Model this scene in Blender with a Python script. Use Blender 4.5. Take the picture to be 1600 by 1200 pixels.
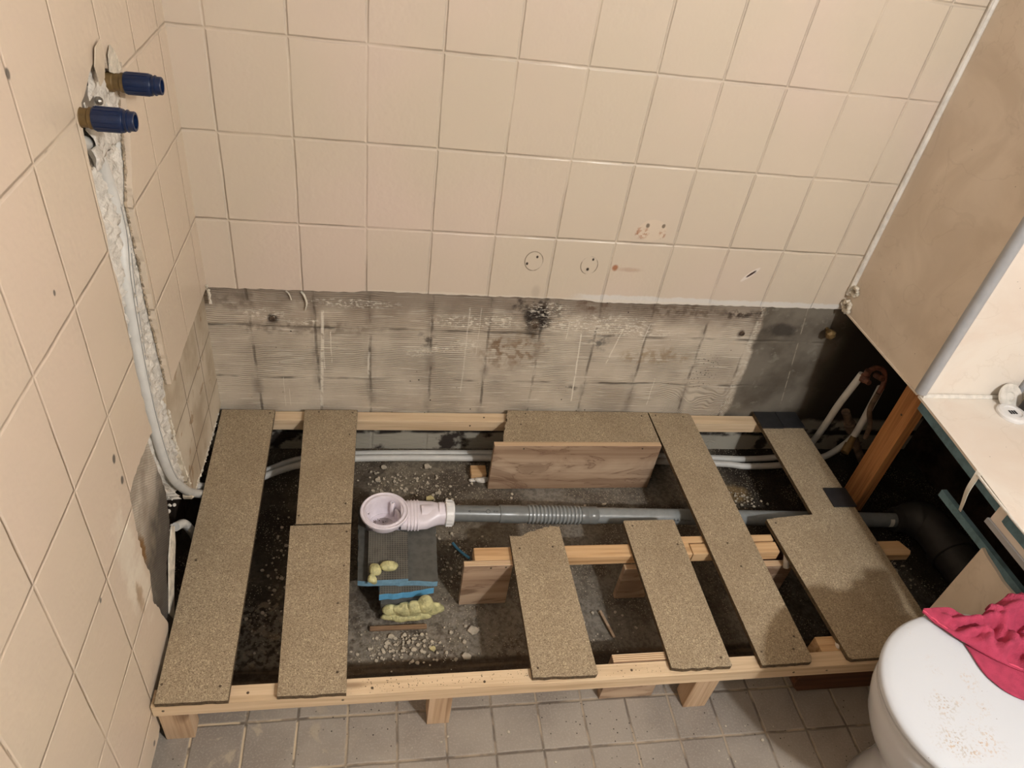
import bpy, bmesh, math, random
from mathutils import Vector, Matrix, noise as mn

S = bpy.context.scene
for o in list(bpy.data.objects):
    bpy.data.objects.remove(o)

# ------------------------------------------------------------------ camera, world, lights, exposure
cam = bpy.data.objects.new('camera', bpy.data.cameras.new('camera'))
S.collection.objects.link(cam)
RX = Vector((0.9825210464869183, -0.13203424624371515, 0.13122252485407992))
DN = Vector((0.017644502922132953, -0.6356945339017273, -0.7717390304252646))
FW = Vector((0.18531342295380676, 0.76056519601146, -0.6222535800514477))
CP = Vector((0.398056881, -1.52488535, 1.507784715))
m = Matrix.Identity(4)
for i in range(3):
    m[i][0] = RX[i]; m[i][1] = -DN[i]; m[i][2] = -FW[i]; m[i][3] = CP[i]
cam.matrix_world = m
cam.data.lens = 36 * 1121.52207 / 1600
cam.data.sensor_width = 36
cam.data.clip_start = 0.02
S.camera = cam

W = bpy.data.worlds.new('world'); S.world = W; W.use_nodes = True
W.node_tree.nodes['Background'].inputs[0].default_value = (1, .95, .9, 1)
W.node_tree.nodes['Background'].inputs[1].default_value = 0.02

def lamp(name, kind, loc, power, col, size=.05, rot=None):
    l = bpy.data.lights.new(name, kind); l.energy = power; l.color = col
    if kind == 'AREA':
        l.shape = 'DISK'; l.size = size
    else:
        l.shadow_soft_size = size
    o = bpy.data.objects.new(name, l); o.location = loc
    if rot: o.rotation_euler = rot
    S.collection.objects.link(o)
    return o
KEY = 62.0
lamp('vanity_bulb', 'POINT', (1.53, -2.26, 2.00), KEY, (1, 1, .985), .04)
lamp('vanity_bulb.001', 'POINT', (1.64, -2.23, 1.99), KEY * .35, (1, 1, 1.02), .04)
lamp('ceiling_lamp', 'POINT', (.85, -1.35, 2.28), 2.5, (1, .98, .95), .09)

VS = S.view_settings
VS.view_transform = 'Standard'; VS.look = 'None'; VS.gamma = 1; VS.use_curve_mapping = False
VS.exposure = 0.68

# ------------------------------------------------------------------ node helpers
def lin(r, g, b):
    f = lambda c: (c / 255 / 12.92) if c / 255 <= .04045 else ((c / 255 + .055) / 1.055) ** 2.4
    return (f(r), f(g), f(b), 1)

class NT:
    def __init__(s, name):
        s.m = bpy.data.materials.new(name); s.m.use_nodes = True
        s.t = s.m.node_tree; s.b = s.t.nodes['Principled BSDF']
        s.tc = s.t.nodes.new('ShaderNodeTexCoord'); s.P = s.tc.outputs['Object']
    def put(s, sock, v):
        if isinstance(v, bpy.types.NodeSocket): s.t.links.new(v, sock)
        elif v is not None:
            try: sock.default_value = v
            except Exception: sock.default_value = tuple(v)[:len(sock.default_value)]
    def math(s, op, a, b=None, c=None, clamp=False):
        n = s.t.nodes.new('ShaderNodeMath'); n.operation = op; n.use_clamp = clamp
        s.put(n.inputs[0], a)
        if b is not None: s.put(n.inputs[1], b)
        if c is not None: s.put(n.inputs[2], c)
        return n.outputs[0]
    def add(s, a, b): return s.math('ADD', a, b)
    def sub(s, a, b): return s.math('SUBTRACT', a, b)
    def mul(s, a, b): return s.math('MULTIPLY', a, b)
    def mx(s, a, b): return s.math('MAXIMUM', a, b)
    def mn(s, a, b): return s.math('MINIMUM', a, b)
    def step(s, v, lo, hi, a=0., b=1.):          # smooth range
        n = s.t.nodes.new('ShaderNodeMapRange'); n.interpolation_type = 'SMOOTHSTEP'
        s.put(n.inputs[0], v)
        n.inputs[1].default_value = lo; n.inputs[2].default_value = hi
        n.inputs[3].default_value = a; n.inputs[4].default_value = b
        return n.outputs[0]
    def xyz(s, v=None):
        n = s.t.nodes.new('ShaderNodeSeparateXYZ'); s.put(n.inputs[0], v or s.P)
        return n.outputs
    def vec(s, x, y, z):
        n = s.t.nodes.new('ShaderNodeCombineXYZ')
        for i, q in enumerate((x, y, z)): s.put(n.inputs[i], q)
        return n.outputs[0]
    def scale(s, sc, v=None):
        n = s.t.nodes.new('ShaderNodeMapping'); s.put(n.inputs[0], v or s.P)
        n.inputs['Scale'].default_value = sc
        return n.outputs[0]
    def noise(s, sc, v=None, det=3, rough=.55, dist=0):
        n = s.t.nodes.new('ShaderNodeTexNoise'); s.put(n.inputs['Vector'], v or s.P)
        n.inputs['Scale'].default_value = sc; n.inputs['Detail'].default_value = det
        n.inputs['Roughness'].default_value = rough; n.inputs['Distortion'].default_value = dist
        return n.outputs[0]
    def voro(s, sc, v=None, feat='F1', out='Distance'):
        n = s.t.nodes.new('ShaderNodeTexVoronoi'); n.feature = feat; s.put(n.inputs['Vector'], v or s.P)
        n.inputs['Scale'].default_value = sc
        return n.outputs[out]
    def mix(s, f, a, b, mode='MIX'):
        n = s.t.nodes.new('ShaderNodeMix'); n.data_type = 'RGBA'; n.blend_type = mode
        s.put(n.inputs[0], f); s.put(n.inputs[6], a); s.put(n.inputs[7], b)
        return n.outputs[2]
    def ramp(s, f, stops):
        n = s.t.nodes.new('ShaderNodeValToRGB'); s.put(n.inputs[0], f)
        e = n.color_ramp.elements
        while len(e) < len(stops): e.new(.5)
        for k, (p, c) in enumerate(stops): e[k].position = p; e[k].color = c
        return n.outputs[0]
    def grid(s, u, off, per):                    # distance to nearest line off + k*per
        a = s.math('DIVIDE', s.sub(u, off), per)
        fr = s.sub(a, s.math('ROUND', a))
        return s.mul(s.math('ABSOLUTE', fr), per)
    def blob(s, u, v, cu, cv, ru, rv, soft=.5, wob=None):
        a = s.math('DIVIDE', s.sub(u, cu), ru); b = s.math('DIVIDE', s.sub(v, cv), rv)
        d = s.math('SQRT', s.add(s.mul(a, a), s.mul(b, b)))
        if wob is not None: d = s.add(d, wob)
        return s.step(d, 1 + soft, 1 - soft)
    def bump(s, h, dist=.002, strength=1.):
        n = s.t.nodes.new('ShaderNodeBump'); s.put(n.inputs['Height'], h)
        n.inputs['Distance'].default_value = dist; n.inputs['Strength'].default_value = strength
        s.t.links.new(n.outputs[0], s.b.inputs['Normal'])
    def out(s, col=None, rough=.5, metal=0, spec=.5):
        if col is not None: s.put(s.b.inputs['Base Color'], col)
        s.put(s.b.inputs['Roughness'], rough); s.put(s.b.inputs['Metallic'], metal)
        s.b.inputs['Specular IOR Level'].default_value = spec
        return s.m

def plain(name, rgb, rough=.5, metal=0, spec=.5, mottle=.12, sc=30, bump=0, bsc=200):
    n = NT(name); c = lin(*rgb)
    c2 = tuple(x * (1 - mottle * 2.2) for x in c[:3]) + (1,)
    f = n.noise(sc)
    col = n.mix(n.step(f, .35, .7), c, c2)
    if bump: n.bump(n.noise(bsc, det=2), bump)
    return n.out(col, rough, metal, spec)

# painted tiles -------------------------------------------------------------
TX0, TY0, TZ0 = 0.06785, -0.0509, 0.715
def painted_tile(name, axis):
    n = NT(name); X, Y, Z = n.xyz()
    U = X if axis == 'X' else Y
    w = n.mul(n.sub(n.noise(9, det=2), .5), .004)
    du = n.grid(n.add(U, w), TX0 if axis == 'X' else TY0, .15)
    dv = n.grid(n.add(Z, w), TZ0, .19767)
    d = n.mn(du, n.mul(dv, .8))
    groove = n.step(d, .0005, .0040)
    # grout depth varies a lot under the thick paint
    fade = n.step(n.noise(4.5, det=1), .34, .6, .35, 1.)
    hg = n.add(n.mul(groove, fade), n.sub(1, fade))
    peel = n.mul(n.noise(75, det=1), n.step(n.noise(3.1), .35, .65, .06, .30))
    lump = n.mul(n.noise(16, det=2), .22)
    n.bump(n.add(n.add(hg, peel), lump), .0036, .85)
    if axis == 'X':
        A, B, Cc = lin(202, 187, 168), lin(208, 189, 174), lin(200, 188, 167)
    else:
        A, B, Cc = lin(208, 191, 170), lin(211, 192, 173), lin(204, 190, 169)
    cell = n.vec(n.math('ROUND', n.math('DIVIDE', n.sub(U, (TX0 if axis == 'X' else TY0) + .075), .15)), 0,
                 n.math('ROUND', n.math('DIVIDE', n.sub(Z, TZ0 + .0988), .19767)))
    wn = n.t.nodes.new('ShaderNodeTexWhiteNoise'); n.put(wn.inputs['Vector'], cell)
    col = n.mix(n.step(n.noise(1.7, det=2), .4, .62), A, B)
    col = n.mix(n.mul(wn.outputs[0], .35), col, Cc)
    line = n.mul(n.step(d, .0035, .0008), n.step(n.noise(14, det=3), .42, .66))
    col = n.mix(n.mul(line, .16), col, lin(160, 138, 112))
    crack = n.mul(n.step(d, .0011, .0003), n.step(n.noise(22, det=2), .64, .74))
    col = n.mix(n.mul(crack, .6), col, lin(70, 50, 38))
    if axis == 'X':
        wob = n.mul(n.sub(n.noise(40), .5), .8)
        band = n.mul(n.step(n.add(Z, n.mul(n.sub(n.noise(28), .5), .02)), .566, .560), n.step(n.add(X, n.mul(n.sub(n.noise(20), .5), .1)), .86, .95))
        col = n.mix(n.mul(band, .85), col, lin(212, 208, 202))
        b2 = n.mul(n.step(n.add(Z, n.mul(n.sub(n.noise(28), .5), .01)), .552, .548), n.step(X, .34, .40))
        col = n.mix(n.mul(b2, .6), col, lin(214, 205, 190))
        def ring(cx, cz, r):
            a = n.sub(X, cx); b = n.mul(n.sub(Z, cz), .86)
            dd = n.math('SQRT', n.add(n.mul(a, a), n.mul(b, b)))
            e = n.step(n.math('ABSOLUTE', n.sub(dd, r)), .0016, .0006)
            return n.mul(e, n.step(n.noise(26, det=2), .36, .55))
        col = n.mix(n.mul(n.mx(ring(.772, .651, .0225), ring(.914, .647, .0215)), .8), col, lin(96, 82, 62))
        dark = lin(48, 36, 26)
        for cx, cz, r in ((.779, .663, .003), (.756, .643, .003), (.921, .664, .003), (.912, .636, .0035), (1.038, .764, .0045), (1.078, .765, .0042), (1.362, .652, .004)):
            col = n.mix(n.blob(X, Z, cx, cz, r, r * 1.3, .35, wob), col, dark)
        rust = lin(150, 88, 48)
        col = n.mix(n.mul(n.blob(X, Z, .982, .644, .007, .008, .5, wob), .85), col, rust)
        col = n.mix(n.mul(n.blob(X, Z, 1.028, .745, .016, .016, .3, wob), n.step(n.noise(90), .45, .6, 0, .8)), col, rust)
        col = n.mix(n.mul(n.blob(X, Z, 1.080, .743, .010, .012, .3, wob), n.step(n.noise(90), .45, .6, 0, .7)), col, rust)
        col = n.mix(n.mul(n.blob(X, Z, 1.052, .752, .036, .028, .05), .25), col, lin(226, 204, 178))
        col = n.mix(n.mul(n.blob(X, Z, 1.02, .640, .03, .006, .6, wob), .3), col, rust)
        # chipped hole with paint missing
        s1 = n.sub(n.sub(Z, .642), n.mul(n.sub(X, 1.350), .9))
        ch = n.blob(X, s1, 1.352, 0, .020, .0095, .12, wob)
        col = n.mix(n.mul(ch, .7), col, lin(224, 214, 205))
        ch2 = n.blob(X, s1, 1.353, 0, .011, .0045, .2, wob)
        col = n.mix(ch2, col, lin(60, 40, 34))
        # dirt running down beside the stain
        col = n.mix(n.mul(n.blob(X, Z, .79, .565, .010, .016, .5, wob), .2), col, lin(120, 104, 84))
    else:
        wob = n.mul(n.sub(n.noise(50), .5), .8)
        for cy, cz, r in ((-.649, 1.212, .0052), (-.671, .645, .0062), (-.665, .591, .0058), (-.836, .514, .004), (-.694, .962, .003), (-.84,.06,.005)):
            col = n.mix(n.blob(Y, Z, cy, cz, r, r * 1.25, .3, wob), col, lin(104, 96, 88))
        # bare filler ridge and yellowed patches around the loose tile
        for cy, cz, ry, rz in ((-.72, .47, .035, .075), (-.70, .38, .02, .09), (-.74, .40, .02, .05)):
            f = n.blob(Y, Z, cy, cz, ry, rz, .5, n.mul(n.sub(n.noise(28, det=4), .5), 3))
            col = n.mix(n.mul(f, .5), col, lin(232, 222, 204))
        f = n.blob(Y, Z, -.725, .36, .012, .03, .5, n.mul(n.sub(n.noise(50, det=4), .5), 3))
        col = n.mix(n.mul(f, .7), col, lin(150, 122, 88))
    return n.out(col, .33, 0, .5)

# ghost of removed tiles: combed adhesive -----------------------------------
def combed_wall(name):
    n = NT(name); X, Y, Z = n.xyz()
    wx = n.mul(n.sub(n.noise(10, det=3), .5), .012)
    Xw = n.add(n.add(X, wx), n.mul(n.sub(Z, .4), .02))
    dists = [n.math('ABSOLUTE', n.sub(Xw, c)) for c in (.086, .243, .378, .537, .686, .826, .978, 1.125, 1.29, 1.43)]
    d = dists[0]
    for q in dists[1:]: d = n.mn(d, q)
    dz = n.mn(n.math('ABSOLUTE', n.sub(n.add(Z, wx), .424)), n.math('ABSOLUTE', n.sub(n.add(Z, wx), .260)))
    # horizontal comb ridges
    dist = n.add(n.mul(n.noise(5, det=2), .030), n.mul(n.noise(22, det=2), .0045))
    near = n.step(X, 1.22, 1.4)
    swirl = n.mul(n.mul(n.noise(11, det=1), n.step(Z, .27, .20)), n.mul(near, .12))
    zz = n.add(n.add(Z, dist), swirl)
    wv = n.math('SINE', n.mul(zz, 2 * math.pi / .0062))
    amp = n.step(n.noise(8, det=4), .38, .60, .15, 1.)
    ridges = n.mul(n.step(wv, -.4, .9), amp)
    streak = n.noise(1, n.scale((6, 1, 260)), det=3)
    base = n.mix(n.step(n.noise(6, det=4), .32, .68), lin(204, 191, 172), lin(176, 161, 143))
    base = n.mix(n.mul(n.step(Z, .48, .38), .35), base, lin(196, 186, 168))
    base = n.mix(n.mul(ridges, .5), base, lin(108, 95, 82))
    base = n.mix(n.mul(n.step(streak, .58, .74), .4), base, lin(92, 80, 68))
    base = n.mix(n.mul(n.step(n.noise(1, n.scale((9, 1, 180)), det=3), .56, .68), .65), base, lin(222, 214, 198))
    dk = n.mul(n.step(d, .020, .002), n.step(n.noise(11, det=4), .46, .62))
    base = n.mix(n.mul(dk, .45), base, lin(110, 98, 86))
    seams = n.mul(n.step(d, .0055, .0008), n.step(n.noise(22, n.scale((1, 1, .7)), det=4), .38, .62))
    base = n.mix(n.mul(seams, .62), base, lin(64, 54, 45))
    hs = n.mul(n.step(dz, .006, .0008), n.step(n.noise(16, n.scale((.5, 1, 1))), .40, .60))
    base = n.mix(n.mul(hs, .7), base, lin(54, 45, 38))
    wob = n.mul(n.sub(n.noise(24, det=4), .5), 2.4)
    fine = n.step(n.noise(55, det=3), .4, .62)
    # damp dark staining
    top = n.mul(n.step(n.add(Z, n.mul(n.sub(n.noise(14, det=4), .5), .10)), .445, .520), .62)
    base = n.mix(top, base, lin(98, 84, 72))
    for cx, cz, rx, rz, k, c in ((.808, .475, .030, .045, .95, (34, 26, 22)), (.795, .51, .075, .025, .8, (48, 38, 32)), (.752, .362, .075, .05, .6, (116, 84, 48)), (.71,.37,.03,.04,.4,(110,80,50)),
                             (1.0, .401, .03, .022, .8, (92, 88, 82)), (1.20, .515, .15, .018, .6, (86, 66, 50)), (1.17, .36, .09, .025, .5, (140, 112, 72)),
                             (1.385, .515, .05, .014, .85, (50, 38, 30)), (1.40, .449, .012, .013, .95, (60, 44, 36)), (.141, .446, .012, .013, .95, (44, 34, 28)),
                             (.53, .395, .022, .018, .75, (54, 44, 38)), (.22, .424, .16, .02, .5, (92, 80, 68)), (.95, .520, .035, .022, .8, (92, 66, 48)), (.07, .50, .06, .03, .6, (104, 92, 80)),
                             (.95, .24, .012, .01, .7, (60, 52, 46)), (.807,.452,.012,.014,1.,(110,96,82))):
        base = n.mix(n.mul(n.blob(X, Z, cx, cz, rx, rz, .6, wob), n.mul(fine, k)) if k < .9 else n.mul(n.blob(X, Z, cx, cz, rx, rz, .5, wob), k), base, lin(*c))
    for cx in (.62,):
        pass
    # mould pin holes
    vs = n.step(n.voro(38), .10, .05)
    base = n.mix(n.mul(vs, n.step(n.noise(3.3), .52, .6)), base, lin(40, 32, 28))
    mould = n.mul(n.step(n.voro(110), .3, .15), n.blob(X, Z, 1.33, .31, .04, .06, .5))
    base = n.mix(n.mul(mould, .8), base, lin(50, 42, 38))
    # white scratches and filler
    wh = lin(222, 214, 198)
    def vline(cx, z0, z1, wdt, k=1., lean=0):
        x2 = n.add(n.sub(X, cx), n.mul(n.sub(Z, z0), lean))
        l = n.step(n.math('ABSOLUTE', n.add(x2, n.mul(n.sub(n.noise(30), .5), .006))), wdt, wdt * .3)
        l = n.mul(l, n.mul(n.step(Z, z0 - .004, z0 + .004), n.step(Z, z1 + .004, z1 - .004)))
        return n.mul(l, n.step(n.noise(60, det=2), .32, .44, 0, k))
    for a in ((.250, .16, .475, .0052, 1, -.04), (.262, .29, .42, .0022, .9, 0), (.281, .31, .42, .002, .9, 0), (.375, .27, .35, .004, .7, -.03), (.155, .16, .26, .0015, .6, 0), (.168, .16, .22, .0015, .6, 0),
              (.956, .19, .43, .0030, 1, .07), (1.03, .33, .45, .0028, .8, -.2), (1.19, .18, .28, .002, .7, 0), (.63, .22, .5, .003, .5, 0), (.66, .35, .5, .002, .4, 0), (.9, .41, .47, .002, .7, 0), (1.12, .41, .47, .002, .6, -.1)):
        base = n.mix(n.mul(vline(*a), .9), base, wh)
    for cx, cz, rx, rz in ((.50, .35, .035, .012), (.56, .365, .05, .010), (.63, .385, .04, .014), (.835, .50, .05, .022), (.72, .46, .04, .02), (.12, .46, .05, .014), (.22, .44, .04, .008), (.33, .50, .1, .012), (.87,.455,.09,.012),(1.1,.44,.1,.012), (.62,.455,.08,.02),(1.0,.46,.12,.03)):
        f = n.mul(n.blob(X, Z, cx, cz, rx, rz, .6), n.step(n.noise(1, n.scale((70, 1, 150)), det=4, rough=.7), .50, .60))
        base = n.mix(n.mul(f, .9), base, wh)
    # old concrete beyond the tiled zone
    edge = n.sub(n.add(X, n.mul(n.sub(n.noise(16, det=4), .5), .05)), n.add(1.452, n.mul(n.sub(Z, .37), -.02)))
    conc = n.step(edge, -.008, .008)
    cc = n.mix(n.step(n.noise(8, det=5), .35, .66), lin(120, 112, 100), lin(90, 82, 71))
    cc = n.mix(n.mul(n.step(n.noise(26, det=4), .60, .68), .7), cc, lin(130, 124, 112))
    cc = n.mix(n.mul(n.blob(X, Z, 1.52, .46, .05, .02, .5, wob), .7), cc, lin(44, 38, 34))
    cc = n.mix(n.mul(n.step(n.math('ABSOLUTE', n.sub(n.add(X, n.mul(Z, .16)), 1.655)), .0025, .0006), n.step(n.noise(30), .42, .55)), cc, lin(150, 140, 124))
    cc = n.mix(n.step(X, 1.65, 1.76), cc, lin(52, 45, 38))  # cavity shade beyond the panel painted into the concrete
    base = n.mix(conc, base, cc)
    rim = n.mul(n.step(n.math('ABSOLUTE', n.add(edge, .012)), .014, .004), n.step(n.noise(70, det=3), .48, .58))
    base = n.mix(n.mul(rim, .6), base, lin(206, 198, 182))
    # lower strip under the frame: mottled cement with a dark streak
    low = n.step(n.add(Z, n.mul(n.sub(n.noise(9, det=4), .5), .05)), .135, .115)
    lc = n.mix(n.step(n.noise(14, det=5), .52, .62), lin(168, 162, 148), lin(60, 52, 46))
    lc = n.mix(n.mul(n.step(n.math('ABSOLUTE', n.sub(n.add(Z, n.mul(n.noise(8, det=3), .03)), .085)), .016, .006), n.step(n.noise(20, det=3), .3, .5)), lc, lin(46, 40, 36))
    base = n.mix(low, base, lc)
    h = n.add(n.mul(ridges, n.sub(1, conc)), n.mul(n.noise(50, det=4), .5))
    n.bump(n.sub(h, n.mul(n.mx(seams, hs), 1.5)), .0016, .8)
    return n.out(base, .8, 0, .25)

def side_substrate(name):
    n = NT(name); X, Y, Z = n.xyz()
    base = n.mix(n.step(n.noise(7, det=4), .35, .65), lin(200, 188, 168), lin(172, 156, 134))
    base = n.mix(n.mul(n.step(n.noise(11, det=5, dist=1.5), .58, .66), .6), base, lin(140, 108, 76))
    d = n.mn(n.grid(n.add(Y, n.mul(n.sub(n.noise(12), .5), .006)), -.10, .15), n.grid(n.add(Z, n.mul(n.sub(n.noise(12), .5), .006)), .40, .15))
    base = n.mix(n.mul(n.step(d, .003, .0006), .75), base, lin(78, 64, 52))
    # the part on the camera side of the chase is scratched grey
    g = n.step(Y, -.46, -.48)
    wv = n.math('SINE', n.mul(n.add(n.mul(Y, .8), n.add(Z, n.mul(n.noise(8), .01))), 2 * math.pi / .006))
    gc = n.mix(n.step(n.noise(9, det=4), .36, .64), lin(204, 194, 178), lin(150, 138, 122))
    gc = n.mix(n.mul(n.step(wv, -.2, .9), .28), gc, lin(130, 118, 106))
    lowd = n.step(n.add(n.add(Z, n.mul(Y, -.6)), n.mul(n.sub(n.noise(18, det=4), .5), .34)), .80, .62)
    gc = n.mix(n.mul(lowd, .85), gc, lin(48, 41, 36))
    gc = n.mix(n.blob(Y, Z, -.640, .38, .012, .035, .5, n.mul(n.sub(n.noise(40, det=3), .5), 2)), gc, lin(128, 96, 60))
    base = n.mix(g, base, gc)
    n.bump(n.add(n.noise(60, det=4), n.mul(n.step(wv, -.2, .9), n.mul(g, .5))), .002, .7)
    return n.out(base, .85, 0, .2)

def chipboard(name, tone=1.0):
    n = NT(name)
    oi = n.t.nodes.new('ShaderNodeObjectInfo')
    P = n.t.nodes.new('ShaderNodeVectorMath'); P.operation = 'ADD'
    n.put(P.inputs[0], n.P); n.put(P.inputs[1], n.vec(oi.outputs['Random'], oi.outputs['Random'], 0)); P = P.outputs[0]
    a = n.t.nodes.new('ShaderNodeTexVoronoi'); n.put(a.inputs['Vector'], P); a.inputs['Scale'].default_value = 700
    b = n.t.nodes.new('ShaderNodeTexVoronoi'); n.put(b.inputs['Vector'], P); b.inputs['Scale'].default_value = 430
    fa = n.xyz(a.outputs['Color'])[0]; fb = n.xyz(b.outputs['Color'])[1]
    t = lambda c: lin(*[v * tone for v in c])
    col = n.ramp(fa, [(0, t((128, 111, 89))), (.35, t((153, 136, 111))), (.7, t((166, 148, 122))), (1, t((182, 165, 138)))])
    col = n.mix(n.mul(n.step(fb, .88, .95), .6), col, t((206, 188, 154)))
    col = n.mix(n.mul(n.step(fb, .10, .04), .45), col, t((100, 82, 62)))
    col = n.mix(n.mul(n.step(n.noise(9, P, det=3), .42, .68), .3), col, t((134, 115, 90)))
    col = n.mix(n.mul(n.step(n.noise(26, P, det=4), .66, .74), .25), col, t((112, 96, 76)))
    n.bump(n.add(fa, n.noise(500, P)), .0003, .5)
    return n.out(col, .72, 0, .25)

def wood(name, c1, c2, c3, axis='X', rough=.6, knots=True, sc=1., spec=.3):
    n = NT(name)
    oi = n.t.nodes.new('ShaderNodeObjectInfo')
    P = n.t.nodes.new('ShaderNodeVectorMath'); P.operation = 'ADD'
    rr = n.mul(oi.outputs['Random'], 5)
    n.put(P.inputs[0], n.P); n.put(P.inputs[1], n.vec(rr, rr, rr)); P = P.outputs[0]
    s = {'X': (2.2, 60, 60), 'Y': (60, 2.2, 60), 'Z': (60, 60, 2.2)}[axis]
    s = tuple(v * sc for v in s)
    g = n.noise(1, n.scale(s, P), det=4, rough=.6, dist=.6)
    col = n.ramp(g, [(.3, lin(*c1)), (.5, lin(*c2)), (.68, lin(*c3))])
    s2 = tuple(v * 4 for v in s)
    g2 = n.noise(1, n.scale(s2, P), det=3)
    col = n.mix(n.mul(n.step(g2, .5, .7), .3), col, lin(*c3))
    if knots:
        k = n.noise(1, n.scale({'X': (5, 14, 14), 'Y': (14, 5, 14), 'Z': (14, 14, 5)}[axis], P), det=1)
        col = n.mix(n.mul(n.step(k, .70, .76), .6), col, lin(c3[0] * .6, c3[1] * .5, c3[2] * .42))
    if name == 'plywood_face':
        st = n.noise(5, n.scale((1, 1, 3), P), det=4, dist=1.2)
        col = n.mix(n.mul(n.step(st, .42, .66), .5), col, lin(118, 88, 68))
        ln = n.step(n.math('ABSOLUTE', n.sub(st, .56)), .02, .002)
        col = n.mix(n.mul(ln, .45), col, lin(104, 72, 54))
    n.bump(n.add(g2, g), .0006, .5)
    return n.out(col, rough, 0, spec)

def ply_edge(name):
    n = NT(name); X, Y, Z = n.xyz()
    w = n.math('SINE', n.mul(n.add(Y, n.mul(n.noise(20), .0006)), 2 * math.pi / .0045))
    col = n.mix(n.step(w, -.3, .5), lin(220, 194, 160), lin(164, 130, 96))
    return n.out(col, .7, 0, .2)

def paver(name):
    n = NT(name); X, Y, Z = n.xyz()
    w = n.mul(n.sub(n.noise(16, det=3), .5), .004)
    d = n.mn(n.grid(n.add(X, w), .0495, .1005), n.grid(n.add(Y, w), -.782, .1))
    col = n.mix(n.step(n.noise(5, det=4), .34, .66), lin(160, 150, 138), lin(138, 128, 118))
    col = n.mix(n.mul(n.step(n.noise(240, det=3), .5, .65), .35), col, lin(178, 168, 154))
    cell = n.vec(n.math('FLOOR', n.math('DIVIDE', n.sub(X, .0495), .1005)), n.math('FLOOR', n.math('DIVIDE', n.sub(Y, -.782), .1)), 0)
    wn = n.t.nodes.new('ShaderNodeTexWhiteNoise'); n.put(wn.inputs['Vector'], cell)
    col = n.mix(n.mul(wn.outputs[0], .25), col, lin(126, 118, 110))
    leftz = n.step(n.add(X, n.mul(n.sub(n.noise(7, det=3), .5), .2)), .42, .22)
    j = n.step(d, .0033, .0010)
    col = n.mix(n.mul(j, .7), col, n.mix(n.step(n.noise(13), .40, .58), lin(74, 62, 52), lin(166, 148, 124)))
    col = n.mix(n.mul(n.mul(j, leftz), n.step(n.noise(20), .4, .5)), col, lin(198, 180, 152))
    wash = n.mul(leftz, n.step(n.noise(13, det=5, dist=1.5), .56, .66))
    col = n.mix(n.mul(wash, .6), col, lin(184, 168, 144))
    col = n.mix(n.mul(n.step(n.voro(70), .13, .07), n.step(n.noise(8), .45, .55)), col, lin(46, 36, 28))
    n.bump(n.add(n.step(d, .001, .005), n.mul(n.noise(180, det=3), .25)), .0025, .7)
    return n.out(col, .7, 0, .3)

def pit(name):
    n = NT(name); X, Y, Z = n.xyz()
    f = n.noise(6, det=6, rough=.65)
    col = n.ramp(f, [(.3, lin(66, 57, 48)), (.48, lin(104, 94, 82)), (.6, lin(132, 123, 108)), (.75, lin(88, 79, 68))])
    # pale smooth screed further right, brown dirt on the left
    sc = n.mul(n.step(n.add(X, n.mul(n.sub(n.noise(5, det=3), .5), .4)), .66, .86), n.step(X, 1.5, 1.36))
    col = n.mix(n.mul(sc, .75), col, n.mix(n.step(n.noise(9, det=4), .4, .6), lin(142, 135, 124), lin(112, 104, 93)))
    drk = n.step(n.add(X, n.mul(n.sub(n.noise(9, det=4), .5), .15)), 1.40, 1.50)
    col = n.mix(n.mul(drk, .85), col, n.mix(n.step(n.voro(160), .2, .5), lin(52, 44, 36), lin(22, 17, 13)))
    col = n.mix(n.mul(n.blob(X, Y, 1.45, -.18, .06, .035, .3, n.mul(n.sub(n.noise(30), .5), 1)), .8), col, lin(142, 118, 82))
    dusty = n.mul(n.mul(n.step(n.add(Y, n.mul(n.sub(n.noise(14, det=3), .5), .06)), -.35, -.39), n.step(n.add(X, n.mul(n.add(Y, .4), .25)), 1.88, 1.84)), n.step(X, 1.40, 1.50))
    col = n.mix(n.mul(dusty, n.step(n.noise(40, det=4), .35, .6, .35, .8)), col, lin(112, 106, 98))
    # loose flakes in the left bay
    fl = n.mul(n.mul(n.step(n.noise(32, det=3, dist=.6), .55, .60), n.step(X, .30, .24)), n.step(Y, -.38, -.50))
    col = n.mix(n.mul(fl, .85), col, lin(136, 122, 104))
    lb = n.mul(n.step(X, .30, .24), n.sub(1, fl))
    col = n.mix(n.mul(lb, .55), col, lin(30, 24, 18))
    sp = n.mul(n.step(n.voro(170), .30, .16), n.step(n.noise(9, det=3), .44, .56))
    gr2 = n.step(n.noise(120, det=4), .44, .60)
    col = n.mix(n.mul(gr2, .35), col, lin(56, 48, 40))
    col = n.mix(n.mul(sp, .8), col, lin(190, 178, 156))
    ash = n.mul(n.step(n.add(Y, n.mul(n.sub(n.noise(6), .5), .1)), -.48, -.55), n.step(X, .82, .72))
    col = n.mix(n.mul(ash, n.step(n.noise(90, det=4), .40, .60, 0, .65)), col, lin(146, 138, 126))
    band = n.step(n.add(Y, n.mul(n.sub(n.noise(12), .5), .01)), -.655, -.672)
    col = n.mix(n.mul(band, .85), col, n.mix(n.step(n.noise(1, n.scale((4, 60, 1)), det=3), .45, .6), lin(58, 46, 34), lin(92, 76, 58)))
    dark_strip = n.mul(n.step(n.math('ABSOLUTE', n.sub(Y, -.245)), .045, .02), n.step(n.noise(9, det=3), .35, .6))  # patchy darker strip of floor behind the drain pipe
    col = n.mix(n.mul(dark_strip, .5), col, lin(44, 36, 30))
    n.bump(n.add(n.noise(40, det=5), n.mul(n.noise(160, det=3), .4)), .006, .8)
    return n.out(col, .85, 0, .2)

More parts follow.
